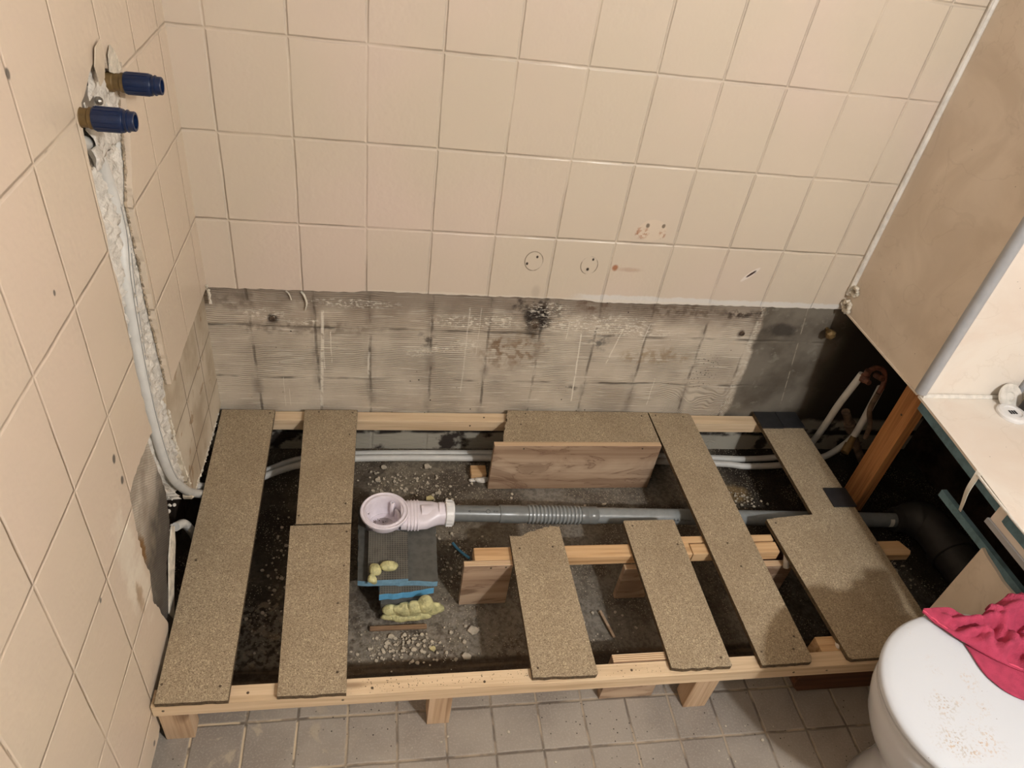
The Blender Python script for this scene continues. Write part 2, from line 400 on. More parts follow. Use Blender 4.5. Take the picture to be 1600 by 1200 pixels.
def marble(name, base, vein, deep, rough=.3):
    n = NT(name)
    f = n.noise(4.2, det=5, rough=.55, dist=1.2)
    col = n.mix(n.step(f, .36, .66), lin(*base), lin(*deep))
    v = n.math('ABSOLUTE', n.sub(n.noise(3.1, det=5, dist=1.8), .5))
    col = n.mix(n.mul(n.step(v, .014, .001), .22), col, lin(*vein))
    sp = n.step(n.voro(26), .045, .02)
    col = n.mix(n.mul(sp, .6), col, lin(90, 66, 48))
    if name == 'tan_marbled_panel':              # mossy damp patch and crack low on the casing
        X, Y, Z = n.xyz(); wob = n.mul(n.sub(n.noise(30, det=4), .5), 1.6)
        lowp = n.step(Z, .50, .48)
        col = n.mix(n.mul(n.mul(n.blob(Y, Z, -.90, .34, .060, .060, .3, wob), lowp), .6), col, lin(96, 88, 50))
        ck = n.step(n.math('ABSOLUTE', n.sub(n.add(n.mul(n.add(Y, .84), 1.1), n.mul(n.sub(n.noise(40, det=3), .5), .02)), n.mul(n.sub(Z, .36), -.25))), .006, .001)
        col = n.mix(n.mul(n.mul(n.blob(Y, Z, -.84, .36, .05, .06, .3), ck), .85), col, lin(40, 34, 24))
    return n.out(col, rough, 0, .5)

def dusty_white(name):
    n = NT(name); X, Y, Z = n.xyz()
    col = lin(203, 206, 211)
    reg = n.blob(X, Y, .14, .115, .032, .030, .7)
    for q in ((.165, .088, .030, .018), (.130, .045, .045, .022), (.120, .002, .045, .026), (.215, .105, .045, .014), (.10, -.06, .05, .03)):
        reg = n.mx(reg, n.blob(X, Y, *q, .7))
    reg = n.mul(reg, n.step(n.noise(18, det=3), .50, .64))
    dust = n.mul(n.step(n.noise(230, det=3), .52, .60), reg)
    col = n.mix(n.mul(dust, .7), col, n.mix(n.step(n.noise(30), .45, .6), lin(190, 152, 106), lin(170, 158, 140)))
    gr = n.mul(n.step(n.voro(75), .075, .04), n.step(n.noise(10), .50, .60))
    col = n.mix(n.mul(gr, .7), col, lin(112, 92, 74))
    return n.out(col, .22, 0, .5)

# ------------------------------------------------------------------ palette
M = {}
M['tile_back'] = painted_tile('painted_tiles_back', 'X')
M['tile_left'] = painted_tile('painted_tiles_left', 'Y')
M['combed'] = combed_wall('combed_adhesive')
M['substrate'] = side_substrate('bare_substrate')
M['chip'] = chipboard('chipboard')
M['chip_edge'] = plain('chipboard_edge', (98, 80, 56), .85, mottle=.25, sc=160, bump=.001, bsc=400)
M['pine'] = wood('pine', (224, 200, 166), (214, 188, 154), (192, 164, 130))
M['pine_z'] = wood('pine_upright', (206, 178, 148), (194, 164, 132), (156, 124, 94), 'Z')
M['spruce'] = wood('orange_pine', (216, 182, 140), (206, 168, 124), (172, 132, 90))
M['post'] = wood('brown_post', (212, 158, 106), (202, 142, 90), (158, 104, 62), 'Z')
M['brown'] = wood('dark_timber', (104, 68, 44), (88, 56, 36), (62, 38, 26))
M['ply'] = wood('plywood_face', (196, 172, 146), (182, 156, 130), (138, 108, 84), 'X', knots=True, sc=.25)
M['ply_edge'] = ply_edge('plywood_edge')
M['paver'] = paver('paver_floor')
M['pit'] = pit('dirty_screed')
M['marble_dark'] = marble('tan_marbled_panel', (226, 212, 194), (190, 174, 154), (212, 197, 178))
M['marble_light'] = marble('cream_marbled_panel', (228, 219, 207), (204, 190, 174), (222, 208, 194))
M['void'] = plain('rough_dark_wall', (58, 48, 40), .95, spec=.1, mottle=.3, sc=14, bump=.01, bsc=40)
M['room'] = plain('dimmed_wall_paint', (80, 76, 70), .6, mottle=.04)  # unseen front wall, greyed down to limit bounce light
M['ceil'] = plain('dimmed_ceiling_paint', (84, 82, 80), .7, mottle=.03)  # unseen ceiling, darkened so less light bounces back
M['foam'] = plain('white_crumbly_filler', (214, 207, 196), .75, mottle=.10, sc=40, bump=.004, bsc=120)
M['plaster'] = plain('rough_plaster_edge', (222, 212, 194), .8, mottle=.15, sc=60, bump=.003, bsc=150)
M['whitepipe'] = plain('white_pex', (206, 204, 198), .38, mottle=.04, sc=40)
M['ink'] = plain('ink', (30, 30, 32), .6)
M['grey'] = plain('grey_pvc', (116, 118, 116), .28, mottle=.06, sc=60)
M['grey_l'] = plain('light_grey_pvc', (136, 139, 138), .25, mottle=.05, sc=60)
M['trap'] = plain('lilac_white_plastic', (228, 219, 226), .3, mottle=.03, sc=60)
M['trap_in'] = plain('white_plastic', (226, 224, 222), .3, mottle=.03, sc=60)
M['dirtplastic'] = plain('dusty_plastic', (206, 196, 200), .4, mottle=.18, sc=60)
M['blackpipe'] = plain('dusty_black_pipe', (50, 47, 44), .6, mottle=.2, sc=20)
M['slab'] = plain('grey_mesh_slab', (88, 86, 80), .85, mottle=.12, sc=60)
M['xps'] = plain('blue_foam', (122, 164, 188), .8, mottle=.10, sc=50, bump=.001, bsc=300)
M['xps2'] = plain('bright_blue_foam', (96, 166, 208), .8, mottle=.06, sc=50)
M['yfoam'] = plain('yellow_foam', (206, 200, 146), .6, mottle=.18, sc=70, bump=.003, bsc=160)
M['blackpad'] = plain('black_slate_pad', (40, 40, 42), .45, mottle=.12, sc=50, bump=.0015, bsc=30)
M['gyps'] = plain('blue_gypsum', (98, 128, 138), .8, mottle=.15, sc=40, bump=.001, bsc=200)
M['alu'] = plain('silver_trim', (168, 168, 170), .3, 0, mottle=.05)
M['steel'] = plain('steel', (150, 146, 140), .35, .9, mottle=.08)
M['screw'] = plain('screw_head', (112, 96, 78), .5, .5, mottle=.15)
M['caulk'] = plain('white_caulk', (228, 222, 212), .5, mottle=.08, sc=50, bump=.002, bsc=120)
M['brass'] = plain('dull_brass', (120, 96, 58), .55, .4, mottle=.15, sc=60)
M['blue'] = plain('blue_plastic', (13, 33, 68), .38, mottle=.10, sc=60)
M['copper'] = plain('copper', (120, 78, 62), .5, .4, mottle=.25, sc=60)
M['porcelain'] = plain('white_porcelain', (200, 201, 204), .12, mottle=.01)
M['lid'] = dusty_white('dusty_lid')
M['cloth'] = plain('pink_microfibre', (178, 60, 88), .95, mottle=.10, sc=60, bump=.0012, bsc=500)
M['clothseam'] = plain('pink_hem', (220, 84, 112), .9, mottle=.05, sc=60)
M['chipstone'] = plain('pale_rubble', (196, 184, 164), .85, mottle=.15, sc=80)
M['yellowchip'] = plain('yellow_rubble', (206, 192, 140), .85, mottle=.15, sc=80)
M['sealstrip'] = plain('white_rubber', (226, 220, 206), .5, mottle=.04)
M['rust'] = plain('rusty_pipe', (104, 84, 66), .8, mottle=.3, sc=40)
M['clear'] = plain('clear_plastic', (222, 216, 206), .2, mottle=.1, sc=60)
M['oldwood'] = wood('weathered_wood', (150, 122, 94), (132, 104, 80), (96, 72, 54))
M['crumb'] = plain('brown_crumb', (176, 158, 134), .85, mottle=.25, sc=90)
M['faded_ink'] = plain('faded_ink', (120, 120, 120), .6)
M['tilepaint'] = plain('tile_paint', (206, 190, 168), .5, mottle=.06)
M['dark'] = plain('dark_cavity', (30, 24, 19), .95, spec=.05)

def screed_mesh_slab():
    n = NT('mesh_slab'); X, Y, Z = n.xyz()
    d = n.mn(n.grid(X, 0, .0058), n.grid(Y, 0, .0058))
    l = n.step(d, .0013, .0004)
    col = n.mix(n.step(n.noise(30, det=3), .4, .65), lin(92, 89, 82), lin(74, 71, 66))
    col = n.mix(n.mul(l, .45), col, lin(128, 123, 112))
    n.bump(l, .0008, .6)
    return n.out(col, .85, 0, .2)
M['meshslab'] = screed_mesh_slab()

# ------------------------------------------------------------------ geometry helpers
def finish(name, bm, mat, org=(0, 0, 0), parent=None, smooth=False, bevel=0, seg=2, kind=None, angle=.6):
    me = bpy.data.meshes.new(name)
    bmesh.ops.recalc_face_normals(bm, faces=bm.faces)
    bmesh.ops.translate(bm, verts=bm.verts, vec=-Vector(org))
    bm.to_mesh(me); bm.free()
    mats = mat if isinstance(mat, (list, tuple)) else [mat]
    for q in mats: me.materials.append(M[q])
    o = bpy.data.objects.new(name, me); S.collection.objects.link(o)
    if parent: o.parent = parent
    else: o.location = org
    if bevel:
        b = o.modifiers.new('bevel', 'BEVEL'); b.width = bevel; b.segments = seg; b.limit_method = 'ANGLE'; b.angle_limit = .7
    if smooth:
        for p in me.polygons: p.use_smooth = True
        try:
            me.set_sharp_from_angle(angle=angle)
        except Exception: pass
    if kind: o['kind'] = kind
    return o

def tag(o, label, cat, group=None, kind=None):
    o['label'] = label; o['category'] = cat
    if group: o['group'] = group
    if kind: o['kind'] = kind
    return o

def thing(name, org, label, cat, group=None):
    o = bpy.data.objects.new(name, None); S.collection.objects.link(o)
    o.location = org; o.empty_display_size = .02
    return tag(o, label, cat, group)

def B(): return bmesh.new()

def box(bm, x0, x1, y0, y1, z0, z1, mi=0):
    vs = [bm.verts.new((x, y, z)) for x in (x0, x1) for y in (y0, y1) for z in (z0, z1)]
    for f in ((0, 1, 3, 2), (4, 6, 7, 5), (0, 4, 5, 1), (2, 3, 7, 6), (0, 2, 6, 4), (1, 5, 7, 3)):
        bm.faces.new([vs[i] for i in f]).material_index = mi
    return vs

def obox(bm, c, ax, ay, az, sx, sy, sz):
    c, ax, ay, az = map(Vector, (c, ax, ay, az))
    vs = [bm.verts.new(c + ax * (i * sx / 2) + ay * (j * sy / 2) + az * (k * sz / 2)) for i in (-1, 1) for j in (-1, 1) for k in (-1, 1)]
    for f in ((0, 1, 3, 2), (4, 6, 7, 5), (0, 4, 5, 1), (2, 3, 7, 6), (0, 2, 6, 4), (1, 5, 7, 3)):
        bm.faces.new([vs[i] for i in f])

def prism(bm, pts, lo, hi, axis='z', side_mi=0, top_mi=0):
    def P(a, b, h):
        return {'z': (a, b, h), 'x': (h, a, b), 'y': (a, h, b)}[axis]
    v0 = [bm.verts.new(P(a, b, lo)) for a, b in pts]
    v1 = [bm.verts.new(P(a, b, hi)) for a, b in pts]
    bm.faces.new(v0).material_index = top_mi
    bm.faces.new(list(reversed(v1))).material_index = top_mi
    n = len(pts)
    for i in range(n):
        bm.faces.new((v0[i], v0[(i + 1) % n], v1[(i + 1) % n], v1[i])).material_index = side_mi

def ragged(p, q, n, amp, seed=0):
    r = random.Random(seed); out = []
    dx, dy = q[0] - p[0], q[1] - p[1]; L = math.hypot(dx, dy); nx, ny = -dy / L, dx / L
    for i in range(n):
        t = i / n; a = (r.random() - .5) * 2 * amp if i else 0
        out.append((p[0] + dx * t + nx * a, p[1] + dy * t + ny * a))
    return out

def rough_path(pts, step, amp, seed=0):
    out = []
    for i in range(len(pts) - 1):
        L = math.hypot(pts[i + 1][0] - pts[i][0], pts[i + 1][1] - pts[i][1])
        out += ragged(pts[i], pts[i + 1], max(1, int(L / step)), amp, seed + i)
    out.append(pts[-1])
    return out

def crom(pts, n=10):
    P = [Vector(p) for p in pts]; P = [P[0] * 2 - P[1]] + P + [P[-1] * 2 - P[-2]]
    out = []
    for i in range(1, len(P) - 2):
        for k in range(n):
            t = k / n; a, b, c, d = P[i - 1:i + 3]
            out.append(.5 * ((2 * b) + (c - a) * t + (2 * a - 5 * b + 4 * c - d) * t * t + (3 * b - a - 3 * c + d) * t ** 3))
    out.append(P[-2].copy())
    return out

def tube(bm, pts, r, seg=16, cap=True, rf=None, flat=1.):
    pts = [Vector(p) for p in pts]; rings = []; up = None
    for i, p in enumerate(pts):
        t = (pts[min(i + 1, len(pts) - 1)] - pts[max(i - 1, 0)]).normalized()
        if up is None:
            up = Vector((0, 0, 1)) if abs(t.z) < .9 else Vector((0, 1, 0))
        a = (up - t * up.dot(t)).normalized(); b = t.cross(a); up = a
        rr = rf(i / (len(pts) - 1)) if rf else r
        rings.append([bm.verts.new(p + (a * math.cos(2 * math.pi * k / seg) * flat + b * math.sin(2 * math.pi * k / seg)) * rr) for k in range(seg)])
    for i in range(len(rings) - 1):
        for k in range(seg):
            bm.faces.new((rings[i][k], rings[i][(k + 1) % seg], rings[i + 1][(k + 1) % seg], rings[i + 1][k]))
    if cap:
        bm.faces.new(rings[0]); bm.faces.new(rings[-1])
    return rings

def lathe(bm, org, axis, prof, seg=40, closed=False):
    """prof: (radius, distance along axis)"""
    org = Vector(org); ax = Vector(axis).normalized()
    a = ax.orthogonal().normalized(); b = ax.cross(a); rings = []
    for r, h in prof:
        if r < 1e-6: rings.append([bm.verts.new(org + ax * h)])
        else: rings.append([bm.verts.new(org + ax * h + (a * math.cos(2 * math.pi * k / seg) + b * math.sin(2 * math.pi * k / seg)) * r) for k in range(seg)])
    R = list(zip(rings, rings[1:])) + ([(rings[-1], rings[0])] if closed else [])
    for u, v in R:
        for k in range(seg):
            k2 = (k + 1) % seg
            if len(u) == 1 and len(v) == 1: continue
            if len(u) == 1: bm.faces.new((u[0], v[k], v[k2]))
            elif len(v) == 1: bm.faces.new((u[k], v[0], u[k2]))
            else: bm.faces.new((u[k], u[k2], v[k2], v[k]))

def lump(bm, c, r, seed=0, sub=3, amp=.3, sc=40):
    g = bmesh.ops.create_icosphere(bm, subdivisions=sub, radius=1)
    c = Vector(c); rr = Vector(r) if hasattr(r, '__len__') else Vector((r, r, r))
    for v in g['verts']:
        d = v.co.normalized()
        k = 1 + amp * mn.noise(Vector((d.x * rr.x, d.y * rr.y, d.z * rr.z)) * sc + Vector((seed * 3.1, 0, 0))) * 1.6
        v.co = c + Vector((d.x * rr.x, d.y * rr.y, d.z * rr.z)) * k

def screw(parent, org, p, nrm=(0, 0, 1), r=.0023, mat='screw'):
    bm = B(); lathe(bm, p, nrm, [(0, .0002), (r * .35, .0002), (r * .4, .0009), (r, .0009), (r * 1.15, .0004), (r * 1.15, -.0008)], 14)
    return finish('screw', bm, mat, org, parent, smooth=True)

# ------------------------------------------------------------------ THE ROOM
XR = 1.66            # face of the boxing on the right
def struct(name, bm, mat, **k):
    return finish(name, bm, mat, kind='structure', **k)

# back wall: tile layer with a ragged lower edge, and bare combed wall behind it
bm = B()
low = rough_path([(-.01, .538), (.34, .540), (.36, .545), (.92, .545), (.955, .540), (1.28, .545), (1.66, .549)], .012, .0014, 3)
prism(bm, low + [(2.2, .549), (2.2, 2.42), (-.01, 2.42)], 0, .014, 'y')
struct('wall_back', bm, 'tile_back')
bm = B(); box(bm, -.07, 2.25, .012, .05, -.02, .60); struct('wall_back_bare', bm, 'combed')

# left wall: tile layer cut away by the pipe chase and the removed tiles
chL = [(-.384, 1.160), (-.405, 1.150), (-.47, 1.122), (-.487, 1.089), (-.492, 1.042), (-.494, 1.004), (-.492, .953), (-.50, .904), (-.494, .855), (-.503, .739), (-.509, .676), (-.509, .589), (-.505, .545)]
chR = [(-.335, .225), (-.366, .387), (-.374, .484), (-.358, .537), (-.362, .627), (-.366, .723), (-.363, .802), (-.364, .876), (-.362, .921), (-.33, .97), (-.307, 1.017), (-.289, 1.082), (-.279, 1.12), (-.300, 1.128), (-.316, 1.139), (-.34, 1.128), (-.356, 1.161)]
top_tile = [(.012, 2.42), (-2.62, 2.42), (-2.62, .043), (-.82, .043), (-.70, .10), (-.652, .165)]
edge_l = rough_path([(-.652, .165), (-.660, .193), (-.685, .289), (-.666, .342), (-.672, .40), (-.668, .47), (-.655, .545), (-.60, .553), (-.505, .548)], .010, .003, 11)
up_l = rough_path(list(reversed(chL)), .012, .0022, 21)
dn_r = rough_path(list(reversed([p for p in chR if p[1] > .53])), .012, .0022, 31)
last = rough_path([(-.358, .537), (-.2, .540), (.012, .537)], .012, .0012, 5)
poly = top_tile[:-1] + edge_l[:-1] + up_l[:-1] + dn_r[:-1] + last
bm = B(); prism(bm, poly, -.012, 0, 'x')
struct('wall_left', bm, 'tile_left')
# substrate sheets
bm = B()
right = rough_path([(-.346, .186), (-.23, .166), (-.10, .160), (-.03, .160), (.012, .160)], .007, .0035, 41) + [(.012, .60), (-.356, .60)] + rough_path([(-.358, .55), (-.374, .484), (-.366, .387), (-.346, .186)], .01, .003, 44)[:-1]
prism(bm, right, -.030, -.0125, 'x')
struct('wall_left_substrate', bm, 'substrate')
bm = B()
lft = [(-.80, 0), (-.80, .60), (-.509, .60)] + rough_path([(-.509, .589), (-.50, .50), (-.484, .406), (-.478, .354), (-.495, .29), (-.516, .26), (-.56, .235), (-.583, .20), (-.60, .12), (-.61, 0)], .01, .003, 46)
prism(bm, lft, -.030, -.0125, 'x')
struct('wall_left_grey_patch', bm, 'substrate')
# masonry behind, rough
bm = B(); box(bm, -.14, -.075, -2.62, .05, -.02, 2.42); struct('wall_left_core', bm, 'void')
for (pts, nm) in (([(-2.62, 0), (-.81, 0), (-.81, 2.42), (-2.62, 2.42)], 'wall_left_lining'),):
    bm = B(); prism(bm, pts, -.075, -.0125, 'x'); struct(nm, bm, 'void')
bm = B(); prism(bm, [(-.81, .62), (-.56, .62), (-.56, 1.25), (-.2, 1.25), (-.2, .62), (.05, .62), (.05, 2.42), (-.81, 2.42)], -.075, -.0125, 'x'); struct('wall_left_lining_upper', bm, 'void')

# rest of the room, behind and beside the camera
bm = B(); box(bm, -.01, 2.2, -2.66, -2.60, -.01, 2.42); struct('wall_front', bm, 'room')
bm = B(); box(bm, 2.16, 2.22, -2.66, .05, -.02, 2.42); struct('wall_right', bm, 'void')
bm = B(); box(bm, -.1, 2.22, -2.66, .05, 2.40, 2.45); struct('ceiling', bm, 'ceil')
bm = B(); box(bm, -.1, 2.22, -2.66, -.742, -.04, 0); struct('floor', bm, 'paver')

# pit floor with real unevenness
bm = B(); nx, ny = 150, 60
g = [[None] * (ny + 1) for _ in range(nx + 1)]
for i in range(nx + 1):
    for j in range(ny + 1):
        x = -.08 + i * 2.25 / nx; y = -.742 + j * .80 / ny
        z = -.004 + .0035 * mn.noise(Vector((x * 18, y * 18, 0))) + .002 * mn.noise(Vector((x * 60, y * 60, 4)))
        g[i][j] = bm.verts.new((x, y, min(z, -.0005)))
for i in range(nx):
    for j in range(ny):
        bm.faces.new((g[i][j], g[i + 1][j], g[i + 1][j + 1], g[i][j + 1]))
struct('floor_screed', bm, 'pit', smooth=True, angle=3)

# right hand boxing: tan panel facing left, bright front, ledge
bm = B(); box(bm, XR, XR + .018, -.372, -.001, .557, 2.40); struct('wall_right_boxing', bm, 'marble_dark')
bm = B(); box(bm, XR + .004, 1.95, -.372, -.354, .555, 2.40); struct('wall_boxing_front', bm, 'marble_light')
bm = B(); box(bm, 1.935, 1.955, -2.6, -.372, .553, 2.40); struct('wall_right_panel', bm, 'marble_dark')
# silver quadrant trim on the outside corner
bm = B(); tube(bm, [(XR + .007, -.370, .560), (XR + .007, -.370, 2.4)], .0135, 16); struct('trim_1', bm, 'alu', smooth=True)
# white bead in the corner between tiles and panel
bm = B(); tube(bm, crom([(XR - .004, -.005, .60), (XR - .004, -.005, 1.0), (XR - .004, -.005, 2.4)], 4), .008, 10); struct('trim_2', bm, 'caulk', smooth=True)
bm = B(); tube(bm, [(1.928, -.376, .56), (1.928, -.376, 2.4)], .007, 10); struct('trim_3', bm, 'alu', smooth=True)
# bottom edge trim of the tan panel
bm = B(); box(bm, XR - .003, XR + .02, -.372, -.03, .553, .5575); struct('trim_4', bm, 'marble_dark')

ledge = [(1.664, -.372), (1.656, -.52), (1.646, -.64), (1.636, -.75), (1.636, -1.30), (1.94, -1.30), (1.94, -.372)]
bm = B(); prism(bm, ledge, .547, .553, 'z'); struct('wall_ledge_top', bm, 'marble_light')
bm = B(); prism(bm, [(1.669, -.385), (1.658, -.54), (1.648, -.70), (1.640, -.74), (1.640, -1.3), (1.93, -1.3), (1.93, -.385)], .522, .547, 'z'); struct('wall_ledge_gypsum', bm, 'gyps')
bm = B(); tube(bm, crom([(1.668, -.378, .555), (1.75, -.379, .556), (1.84, -.378, .555), (1.93, -.378, .555)], 6), .006, 8); struct('trim_5', bm, 'caulk', smooth=True)
# lower casing, cut open
bm = B(); box(bm, 1.664, 1.677, -1.30, -.566, .418, .436); struct('wall_casing_blue_edge', bm, 'gyps')
bm = B()
prism(bm, rough_path([(-.724, .0), (-.726, .432)], .5, 0, 1) + rough_path([(-.74, .428), (-.80, .420), (-.86, .424)], .02, .003, 9) + [(-1.30, .43), (-1.30, 0)], 1.655, 1.663, 'x')
struct('wall_casing_panel', bm, 'marble_dark')
bm = B(); box(bm, 1.664, 1.676, -1.30, -.735, 0, .418); struct('wall_casing_gypsum', bm, 'gyps')
bm = B(); box(bm, 1.642, 1.650, -1.30, -.708, .500, .5465); struct('wall_casing_upper_strip', bm, 'marble_light')
bm = B(); box(bm, 1.636, 1.642, -1.30, -.706, .494, .506); struct('trim_6', bm, 'alu')

# caulk blobs at the panel foot
t = thing('caulk_lump', (1.655, -.03, .565), 'ragged white sealant blobs in the corner where tiles meet tan panel', 'sealant')
def rosette(c, r, seed):
    bm = B(); rd = random.Random(seed)
    for k in range(9):
        a = k * 2 * math.pi / 9
        lump(bm, (c[0] - .004, c[1] + math.cos(a) * r, c[2] + math.sin(a) * r), (.006, r * .5, r * .5), seed + k, 2, .5, 120)
    return bm
finish('blob', rosette((1.657, -.022, .572), .014, 2), 'plaster', (1.655, -.03, .565), t, smooth=True)
finish('blob', rosette((1.657, -.024, .622), .011, 5), 'plaster', (1.655, -.03, .565), t, smooth=True)

# ------------------------------------------------------------------ frame timbers
def beam(name, x0, x1, y0, y1, z0, z1, mat, label, cat, group=None, bevel=.0015, screws=(), smat='screw'):
    org = ((x0 + x1) / 2, (y0 + y1) / 2, z0)
    bm = B(); box(bm, x0, x1, y0, y1, z0, z1)
    o = finish(name, bm, mat, org, bevel=bevel)
    tag(o, label, cat, group)
    for p, nr in screws:
        s = screw(None, (0, 0, 0), p, nr); s.parent = o; s.location = (-org[0], -org[1], -org[2])
    return o

ZB, ZT = .151, .163
beam('rail', .002, 1.68, -.817, -.783, .115, ZB, 'pine', 'long pine rail across the front of the shower base', 'wooden rail',
     screws=[((.022, -.817, .135), (0, -1, 0)), ((.345, -.817, .135), (0, -1, 0)), ((1.30, -.817, .133), (0, -1, 0)), ((1.38, -.817, .133), (0, -1, 0)), ((.17, -.800, .151), (0, 0, 1)), ((.40, -.805, .151), (0, 0, 1)), ((.62, -.806, .151), (0, 0, 1)), ((.93, -.80, .151), (0, 0, 1))])
beam('rail', .02, 1.665, -.037, -.001, .115, ZB, 'pine', 'long pine rail fixed along the bare back wall', 'wooden rail',
     screws=[((.66, -.037, .135), (0, -1, 0)), ((.70, -.020, .151), (0, 0, 1))])
beam('rail', .628, 1.166, -.512, -.476, .122, ZB, 'spruce', 'orange pine cross rail behind the middle boards, left half', 'wooden rail')
beam('rail', 1.168, 1.40, -.512, -.480, .122, ZB, 'spruce', 'orange pine cross rail under the long board, short middle piece', 'wooden rail')
beam('batten', 1.10, 1.40, -.474, -.455, .125, ZB - .002, 'spruce', 'thin pine batten behind the cross rail beside the drain pipe', 'wooden batten')
# right cross rail with angled end
bm = B(); prism(bm, [(1.43, -.487), (1.752, -.487), (1.768, -.520), (1.758, -.532), (1.43, -.530)], .128, ZB, 'z')
tag(finish('rail', bm, 'spruce', (1.6, -.51, .13), bevel=.0015), 'orange pine rail end poking out right of the wide board', 'wooden rail')

def leg(x0, x1, y0, y1, z1, label, mat='pine_z', name='support_leg', group=None):
    bm = B(); box(bm, x0, x1, y0, y1, 0, z1)
    return tag(finish(name, bm, mat, ((x0 + x1) / 2, (y0 + y1) / 2, 0), bevel=.0015), label, 'wooden leg', group)
leg(.004, .058, -.806, -.768, .115, 'pine leg under the left end of the front rail, by the tiled wall')
leg(.513, .560, -.812, -.770, .115, 'pine leg under the front rail, second from the left')
leg(1.083, 1.136, -.814, -.770, .115, 'pine leg under the front rail, beside the plywood leg plate')
leg(1.375, 1.425, -.505, -.460, .1215, 'small upright under the cross rail, seen in the gap beside the wide board', 'brown')

def ply(name, x0, x1, y0, y1, z0, z1, label, marks=()):
    org = ((x0 + x1) / 2, (y0 + y1) / 2, z0)
    root = thing(name, org, label, 'plywood piece')
    bm = B(); box(bm, x0, x1, y0, y1, z0, z1 - .0006)
    finish('sheet', bm, 'ply', org, root, bevel=.0008)
    bm = B(); box(bm, x0 + .0005, x1 - .0005, y0 + .0005, y1 - .0005, z1 - .0006, z1)
    finish('layered_edge', bm, 'ply_edge', org, root)
    for p in marks: screw(root, org, p, (0, -1, 0), .0022)
    return root
ply('plywood_upright', .713, 1.190, -.155, -.139, 0, .171, 'long stained plywood board standing on edge near the back wall', [(.795, -.155, .160), (1.135, -.155, .161)])
ply('plywood_upright', .602, .716, -.528, -.513, 0, ZB, 'plywood leg plate standing left of the jagged board', [(.665, -.528, .142), (.700, -.528, .143)])
ply('plywood_upright', .995, 1.075, -.528, -.513, 0, .121, 'small plywood leg plate in shade under the cross rail')
ply('plywood_upright', .895, 1.018, -.782, -.764, 0, .153, 'plywood leg plate behind the front rail, between two narrow boards')
ply('plywood_upright', 1.33, 1.440, -.532, -.514, 0, .120, 'grey dusty plywood strip below the cross rail by the wide board')
beam('wood_block', 1.38, 1.43, -.782, -.745, .0, .148, 'spruce', 'small wood block behind the front rail beside white foam', 'wood block')
# dark timber lying under the rail at the right
bm = B(); 
pts = [(-.82 + .02, .012)]
prism(bm, [(1.352, .028), (1.345, .045), (1.346, .07), (1.354, .084), (1.66, .084), (1.66, .010), (1.366, .010)], -.80, -.765, 'y')
tag(finish('timber_offcut', bm, 'brown', (1.5, -.78, .01), bevel=.003), 'dark brown timber offcut lying under the front rail near the toilet', 'timber')
beam('wood_block', .668, .712, -.119, -.082, 0, .022, 'spruce', 'small orange wood block left of the standing plywood', 'wood block')
bm = B(); lump(bm, (.70, -.128, .008), (.022, .009, .008), 4, 3, .3, 60); lump(bm, (.680, -.125, .006), (.02, .007, .005), 6, 3, .3, 60)
tag(finish('white_foam', bm, 'foam', (.69, -.128, 0), smooth=True), 'white foam squeezed out at the small orange block', 'foam')
bm = B(); tube(bm, crom([(1.414, -.495, .150), (1.417, -.512, .150), (1.414, -.53, .138), (1.416, -.538, .122)], 5), .0075, 10)
tag(finish('white_foam', bm, 'foam', (1.415, -.51, .15), smooth=True), 'white foam bead at the cross rail end under the wide board', 'foam')
bm = B(); lump(bm, (1.432, -.765, .150), (.010, .014, .007), 3, 3, .5, 90)
tag(finish('white_foam', bm, 'foam', (1.43, -.765, .146), smooth=True), 'white foam lump on the small block behind the front rail', 'foam')

# brown post carrying the ledge corner
t = thing('post', (1.826, -.223, 0), 'brown timber post standing under the corner of the cream ledge', 'wooden post')
bm = B(); box(bm, 1.811, 1.842, -.258, -.188, 0, .56); finish('stud', bm, 'post', (1.826, -.223, 0), t, bevel=.002)
screw(t, (1.826, -.223, 0), (1.811, -.225, .36), (-1, 0, 0), .003)

# ------------------------------------------------------------------ chipboard boards
def board(pts, label, screws=(), z1=ZT, z0=ZB, mat='chip', group=None, marks=()):
    cx = sum(p[0] for p in pts) / len(pts); cy = sum(p[1] for p in pts) / len(pts)
    org = (cx, cy, z0)
    root = thing('chipboard_board', org, label, 'chipboard')
    bm = B(); prism(bm, pts, z0, z1, 'z', side_mi=1)
    finish('panel', bm, [mat, 'chip_edge'], org, root, bevel=.0009)
    for x, y in screws: screw(root, org, (x, y, z1))
    return root
board([(-.006, -.010), (.130, -.009), (.1385, -.8185)] + ragged((.1385, -.8185), (.001, -.8175), 14, .0006, 2), 'widest-left chipboard strip lying against the tiled left wall', [(.022, -.50), (.12, -.79), (.118, -.022), (.016, -.78)])
board([(.2068, -.008), (.3475, -.006), (.3455, -.4045)] + ragged((.3455, -.4045), (.212, -.4055), 16, .0012, 3), 'rear half chipboard strip between back rail and left drain side', [(.335, -.018), (.245, -.016), (.330, -.105), (.33, -.345), (.225, -.38)])
board([(.2085, -.4095), (.3455, -.4075), (.3515, -.8185)] + ragged((.3515, -.8185), (.2165, -.8175), 16, .0010, 4), 'front half chipboard strip with small pale scratch, left of the drain', [(.333, -.775), (.334, -.525), (.326, -.62), (.336, -.43)])
board(rough_path([(.740, -.138), (.752, -.08), (.769, -.001)], .008, .003, 5) + [(1.1935, -.003), (1.1945, -.138)], 'wide short chipboard piece behind the standing plywood', [(.82, -.015), (1.17, -.02), (.80, -.06)])
